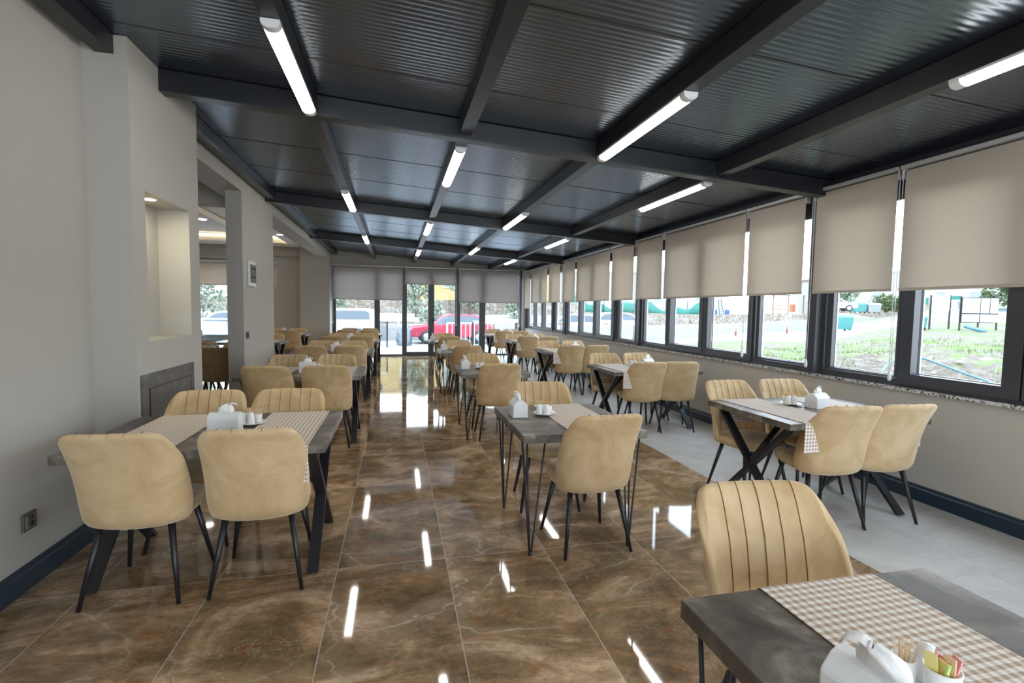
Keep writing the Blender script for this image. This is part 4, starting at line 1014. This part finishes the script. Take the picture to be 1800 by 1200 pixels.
ribbon('kerb', 'pale road kerb beyond the bollards', [(960,574,571,25),(1150,575,572,27),(1300,571,568,40),(1450,562,560,48)], .4, M['conc'], 'kerb')
ribbon('garden_wall', 'low brown wall behind the pale bins', [(1462,536,531,75),(1540,546,534,72),(1640,545,535,70),(1800,550,540,70)], .5, M['rubble'], 'wall')
# bollards
for k, (u, vb, vt) in enumerate(((1146,594,582),(1198,593,580),(1248,592,578),(1293,590,577),(1340,588,574),(1383,586,573))):
    D = hit(u, vb); p = at(u, vb, D); q = at(u, vt, D)
    r = thing('bollard', 'faded red bollard at the roadside, %s from the left' % ['first','second','third','fourth','fifth','sixth'][k], 'bollard', (p.x,p.y,p.z-.3)); h = q.z-p.z+.3
    MB().lathe([(0,0),(.07,0),(.06,h-.1),(.05,h-.02),(0,h)], n=10).build('post', M['redpost'], r); MB().lathe([(.062,h-.18),(.066,h-.18),(.066,h-.12),(.062,h-.12)], n=10).build('band', M['board'], r)
def wbox(name, label, cat, u0_, u1_, vb, vt, D, depth, m_, extra=None):
    a, b_ = at(u0_, vb, D), at(u1_, vb, D); c = (a+b_)/2; w = (b_-a).length; h = at((u0_+u1_)/2, vt, D).z-c.z
    rz = atan2(b_.y-a.y, b_.x-a.x); r = thing(name, label, cat, (c.x, c.y, c.z), rz); extra(r, w, h, depth, m_); return r
def bin_big(r, w, h, d, m_):
    f = MB(); f.hexa([(-w*.42,0,.15),(w*.42,0,.15),(w*.42,d*.85,.15),(-w*.42,d*.85,.15),(-w/2,-.05,h*.8),(w/2,-.05,h*.8),(w/2,d,h*.8),(-w/2,d,h*.8)]); f.build('body', m_, r, bevel=.03)
    MB().prism([(-.08,h*.8),(d+.03,h*.8),(d*.9,h*.96),(d*.5,h),(d*.1,h*.93)], -w/2-.03, w/2+.03, 'x').build('lid', m_, r, bevel=.02)
    for x in (-w*.36, w*.36):
        for y in (.08, d*.75): MB().lathe([(0,-.03),(.09,-.03),(.1,0),(.09,.03),(0,.03)], (x,y,.10), 12, axis='x').build('wheel', M['tyre'], r)
wbox('waste_container', 'teal waste container on wheels by the near edge of the road', 'bin', 1462, 1500, 582, 553, hit(1480,582), .9, M['teal'], bin_big)
wbox('waste_container', 'pale teal waste container beside the white car', 'bin', 1500, 1524, 550, 531, 56, 1.0, M['teal'], bin_big)
wbox('waste_container', 'pale grey waste container beside the teal one', 'bin', 1525, 1549, 551, 532, 56, 1.0, M['palebin'], bin_big)
wbox('wheelie_bin', 'teal wheelie bin left of the white boards', 'bin', 1609, 1629, 581, 553, hit(1619,581), .7, M['teal'], bin_big)
def board1(r, w, h, d, m_):
    MB().box(-w/2,w/2,-.02,.02,h*.57,h).build('panel', M['board'], r)
    for s_ in (-1,1): MB().box(s_*w/2-.03,s_*w/2+.03,-.03,.03,-.3,h+.03).build('post', M['steel'], r)
wbox('notice_board', 'blank white board on two posts, the smaller one', 'board', 1633, 1667, 578, 520, hit(1650,578), .1, None, board1)
def board2(r, w, h, d, m_):
    b0 = h*.25
    MB().box(-w/2,w/2,-.01,.02,b0,h).build('back_frame', M['steel'], r); g = .035; zs = b0+(h-b0)*.36
    for (a, b_, c, e) in ((-w/2+g,-.03,zs+g,h-g),(.02,w*.24,zs+g,h-g),(w*.27,w/2-g,zs+g,h-g),(-w/2+g,-.03,b0+g,zs-g),(.03,w/2-g,b0+g,zs-g)): MB().box(a,b_,-.03,-.012,c,e).build('panel', M['board'], r)
    for x in (-w/2,0,w/2): MB().box(x-.03,x+.03,0.02,.07,-.4,h+.05).build('post', M['steel'], r)
wbox('notice_board', 'large white board with five blank panels on posts', 'board', 1687, 1752, 582, 523, hit(1720,581), .1, None, board2)
# yard clutter behind the stone wall
def barrel(r, w, h, d, m_): MB().lathe([(0,0),(w*.45,0),(w*.5,h*.1),(w*.5,h*.9),(w*.45,h),(0,h)], n=16).build('drum', m_, r)
wbox('barrel', 'blue plastic barrel left of the leaning ladder', 'barrel', 1251, 1260, 556, 544, 58, .6, M['blue'], barrel)
wbox('barrel', 'blue plastic barrel right of the leaning ladder', 'barrel', 1274, 1282, 557, 544, 58, .6, M['blue'], barrel)
def ladder(r, w, h, d, m_):
    f = MB(); 
    for s_ in (-1,1): f.bar((s_*w*.35,0,0),(s_*w*.18-w*.25,.4,h),.05,.05)
    f.build('stile', M['steel'], r); f = MB()
    for k in range(1,7):
        t = k/7; f.bar((-w*.35*(1-t)+(-w*.43)*t, .4*t, h*t), (w*.35*(1-t)+(-w*.07)*t, .4*t, h*t), .035, .035, side=(0,1,0))
    f.build('rungs', M['steel'], r)
wbox('ladder', 'dark ladder leaning between two blue barrels', 'ladder', 1263, 1275, 556, 525, 58, .4, None, ladder)
def shed(r, w, h, d, m_):
    for x in (-w/2,-w/6,w/6,w/2): MB().box(x-.06,x+.06,0,.12,-.5,h).build('post', M['brownwall'], r)
    MB().box(-w/2-.2,w/2+.2,-.2,d,h,h+.12).build('roof', M['board'], r); f = MB()
    for k in range(3): f.box(-w*.15,w*.15,.1,.6,.3+k*.45,.4+k*.45)
    f.build('shelving', M['brownwall'], r); MB().box(w*.2,w*.33,.1,.15,.5,1.4).build('orange_panel', M['orange'], r); MB().box(-w*.42,-w*.3,.1,.8,0,1.2).build('cabinet', M['conc'], r)
wbox('shed', 'open timber shed with shelves behind the stone wall', 'shed', 1332, 1412, 556, 518, 56, 2.5, None, shed)
house('white building behind the green net fence', tuple(at(1120,545,75)), -.35, 26, 8, 5.5, M['stucco_w'], [(-9,1.5,1.2,1.3),(-3,1.5,1.2,1.3),(3,1.5,1.2,1.3),(9,1.5,1.2,1.3)])
house('pale house row far behind the white boards', tuple(at(1700,540,95)), -.85, 34, 8, 7, M['stucco_w'], [(-14,1,1.4,2),(-9,1,1.4,2),(-4,1,1.4,2),(1,1,1.4,2),(6,1,1.4,2),(11,1,1.4,2)])
house('long pale house behind the bins and parked car', tuple(at(1500,535,125)), -.65, 24, 8, 6, M['conc'], [(-8,1,1.5,1.8),(-3,1,1.5,1.8),(2,1,1.5,1.8),(7,1,1.5,1.8)], 2.0)
ribbon('net_fence', 'green tarpaulin fence behind the white boards', [(1560,531,524,80),(1600,533,524,80),(1632,535,523,80)], .1, M['net'], 'fence')
ribbon('net_fence', 'green tarpaulin fence between the two white boards', [(1668,530,520,80),(1690,532,520,80)], .1, M['net'], 'fence')
tree('grey green tree at the right behind the parked car', tuple(at(1775,545,62)), 5, 2.6, M['leaf'], 2500, .2)
tree('bush behind the low wall near the pale bins', tuple(at(1560,546,66)), 1.6, 2.2, M['leaf'], 1500, .2)
tree('tree behind the parked white car', tuple(at(1480,536,85)), 4, 3.0, M['olive'], 2000, .25)
# pipe and hose on the bank
f = MB(); f.cyl(at(1696,573,24), at(1732,583,hit(1732,584)), .09, n=12); tag(f.build('pipe', M['pipe']), 'straight light blue pipe lying on the grass below the large board', 'pipe')
hp = [(1540,668,9.6),(1549,655,9.6),(1560,640,9.8),(1577,629,9.9),(1600,627,9.9),(1625,630,9.8),(1660,643,9.6),(1700,658,9.4),(1760,678,9.2),(1830,700,9.0)]
f = MB(); q = []
for i in range(len(hp)-1):
    for k in range(4):
        t = k/4; q.append(at(*[hp[i][j]*(1-t)+hp[i+1][j]*t for j in range(3)]))
f.tube(q, .020, 8); tag(f.build('hose', M['pipe']), 'light blue hose looping over the soil outside the right window', 'hose')
# rocks and grass tufts on the bank
rg = random.Random(3); f = MB()
def bankpt(lo, hi, a0=40, a1=86):
    th = radians(rg.uniform(a0, a1)); r_ = rg.uniform(lo, hi); x, y = CAMP.x+r_*sin(th), CAMP.y+r_*cos(th); return x, y, gz(x, y)
for k in range(700):
    x, y, z = bankpt(8, 18)
    if x < 4.6: continue
    s_ = rg.uniform(.02,.09)*(1.6 if k % 17 == 0 else 1); rows = []
    for h, w_ in ((-.5,.6),(-.1,1),(.35,.85),(.6,.3)): rows.append([(x+s_*w_*cos(2*pi*j/7)*rg.uniform(.8,1.2), y+s_*w_*sin(2*pi*j/7)*rg.uniform(.8,1.2), z+s_*h) for j in range(7)])
    f.grid(rows, closed=True, sm=False)
o = f.build('rubble_stones', M['conc']); tag(o, 'loose pale stones scattered over the cut soil bank', 'stones', kind='stuff')
f = MB()
for k in range(14000):
    x, y, z = bankpt(9, 26)
    if x < 4.6 or mn.noise(Vector((x*.8, y*.8, 9))) < -.02: continue
    h = rg.uniform(.05,.16); a = rg.uniform(0, 2*pi); dx, dy = .012*cos(a), .012*sin(a); lx, ly = rg.uniform(-.05,.05), rg.uniform(-.05,.05)
    f.add([(x-dx,y-dy,z-.02),(x+dx,y+dy,z-.02),(x+lx,y+ly,z+h)], [(0,1,2)])
M['grass'] = plain('fresh grass', (.11,.17,.035), .8, vary=.3, scale=2)
o = f.build('grass', M['grass']); tag(o, 'short green grass on the bank outside the right windows', 'grass', kind='stuff')
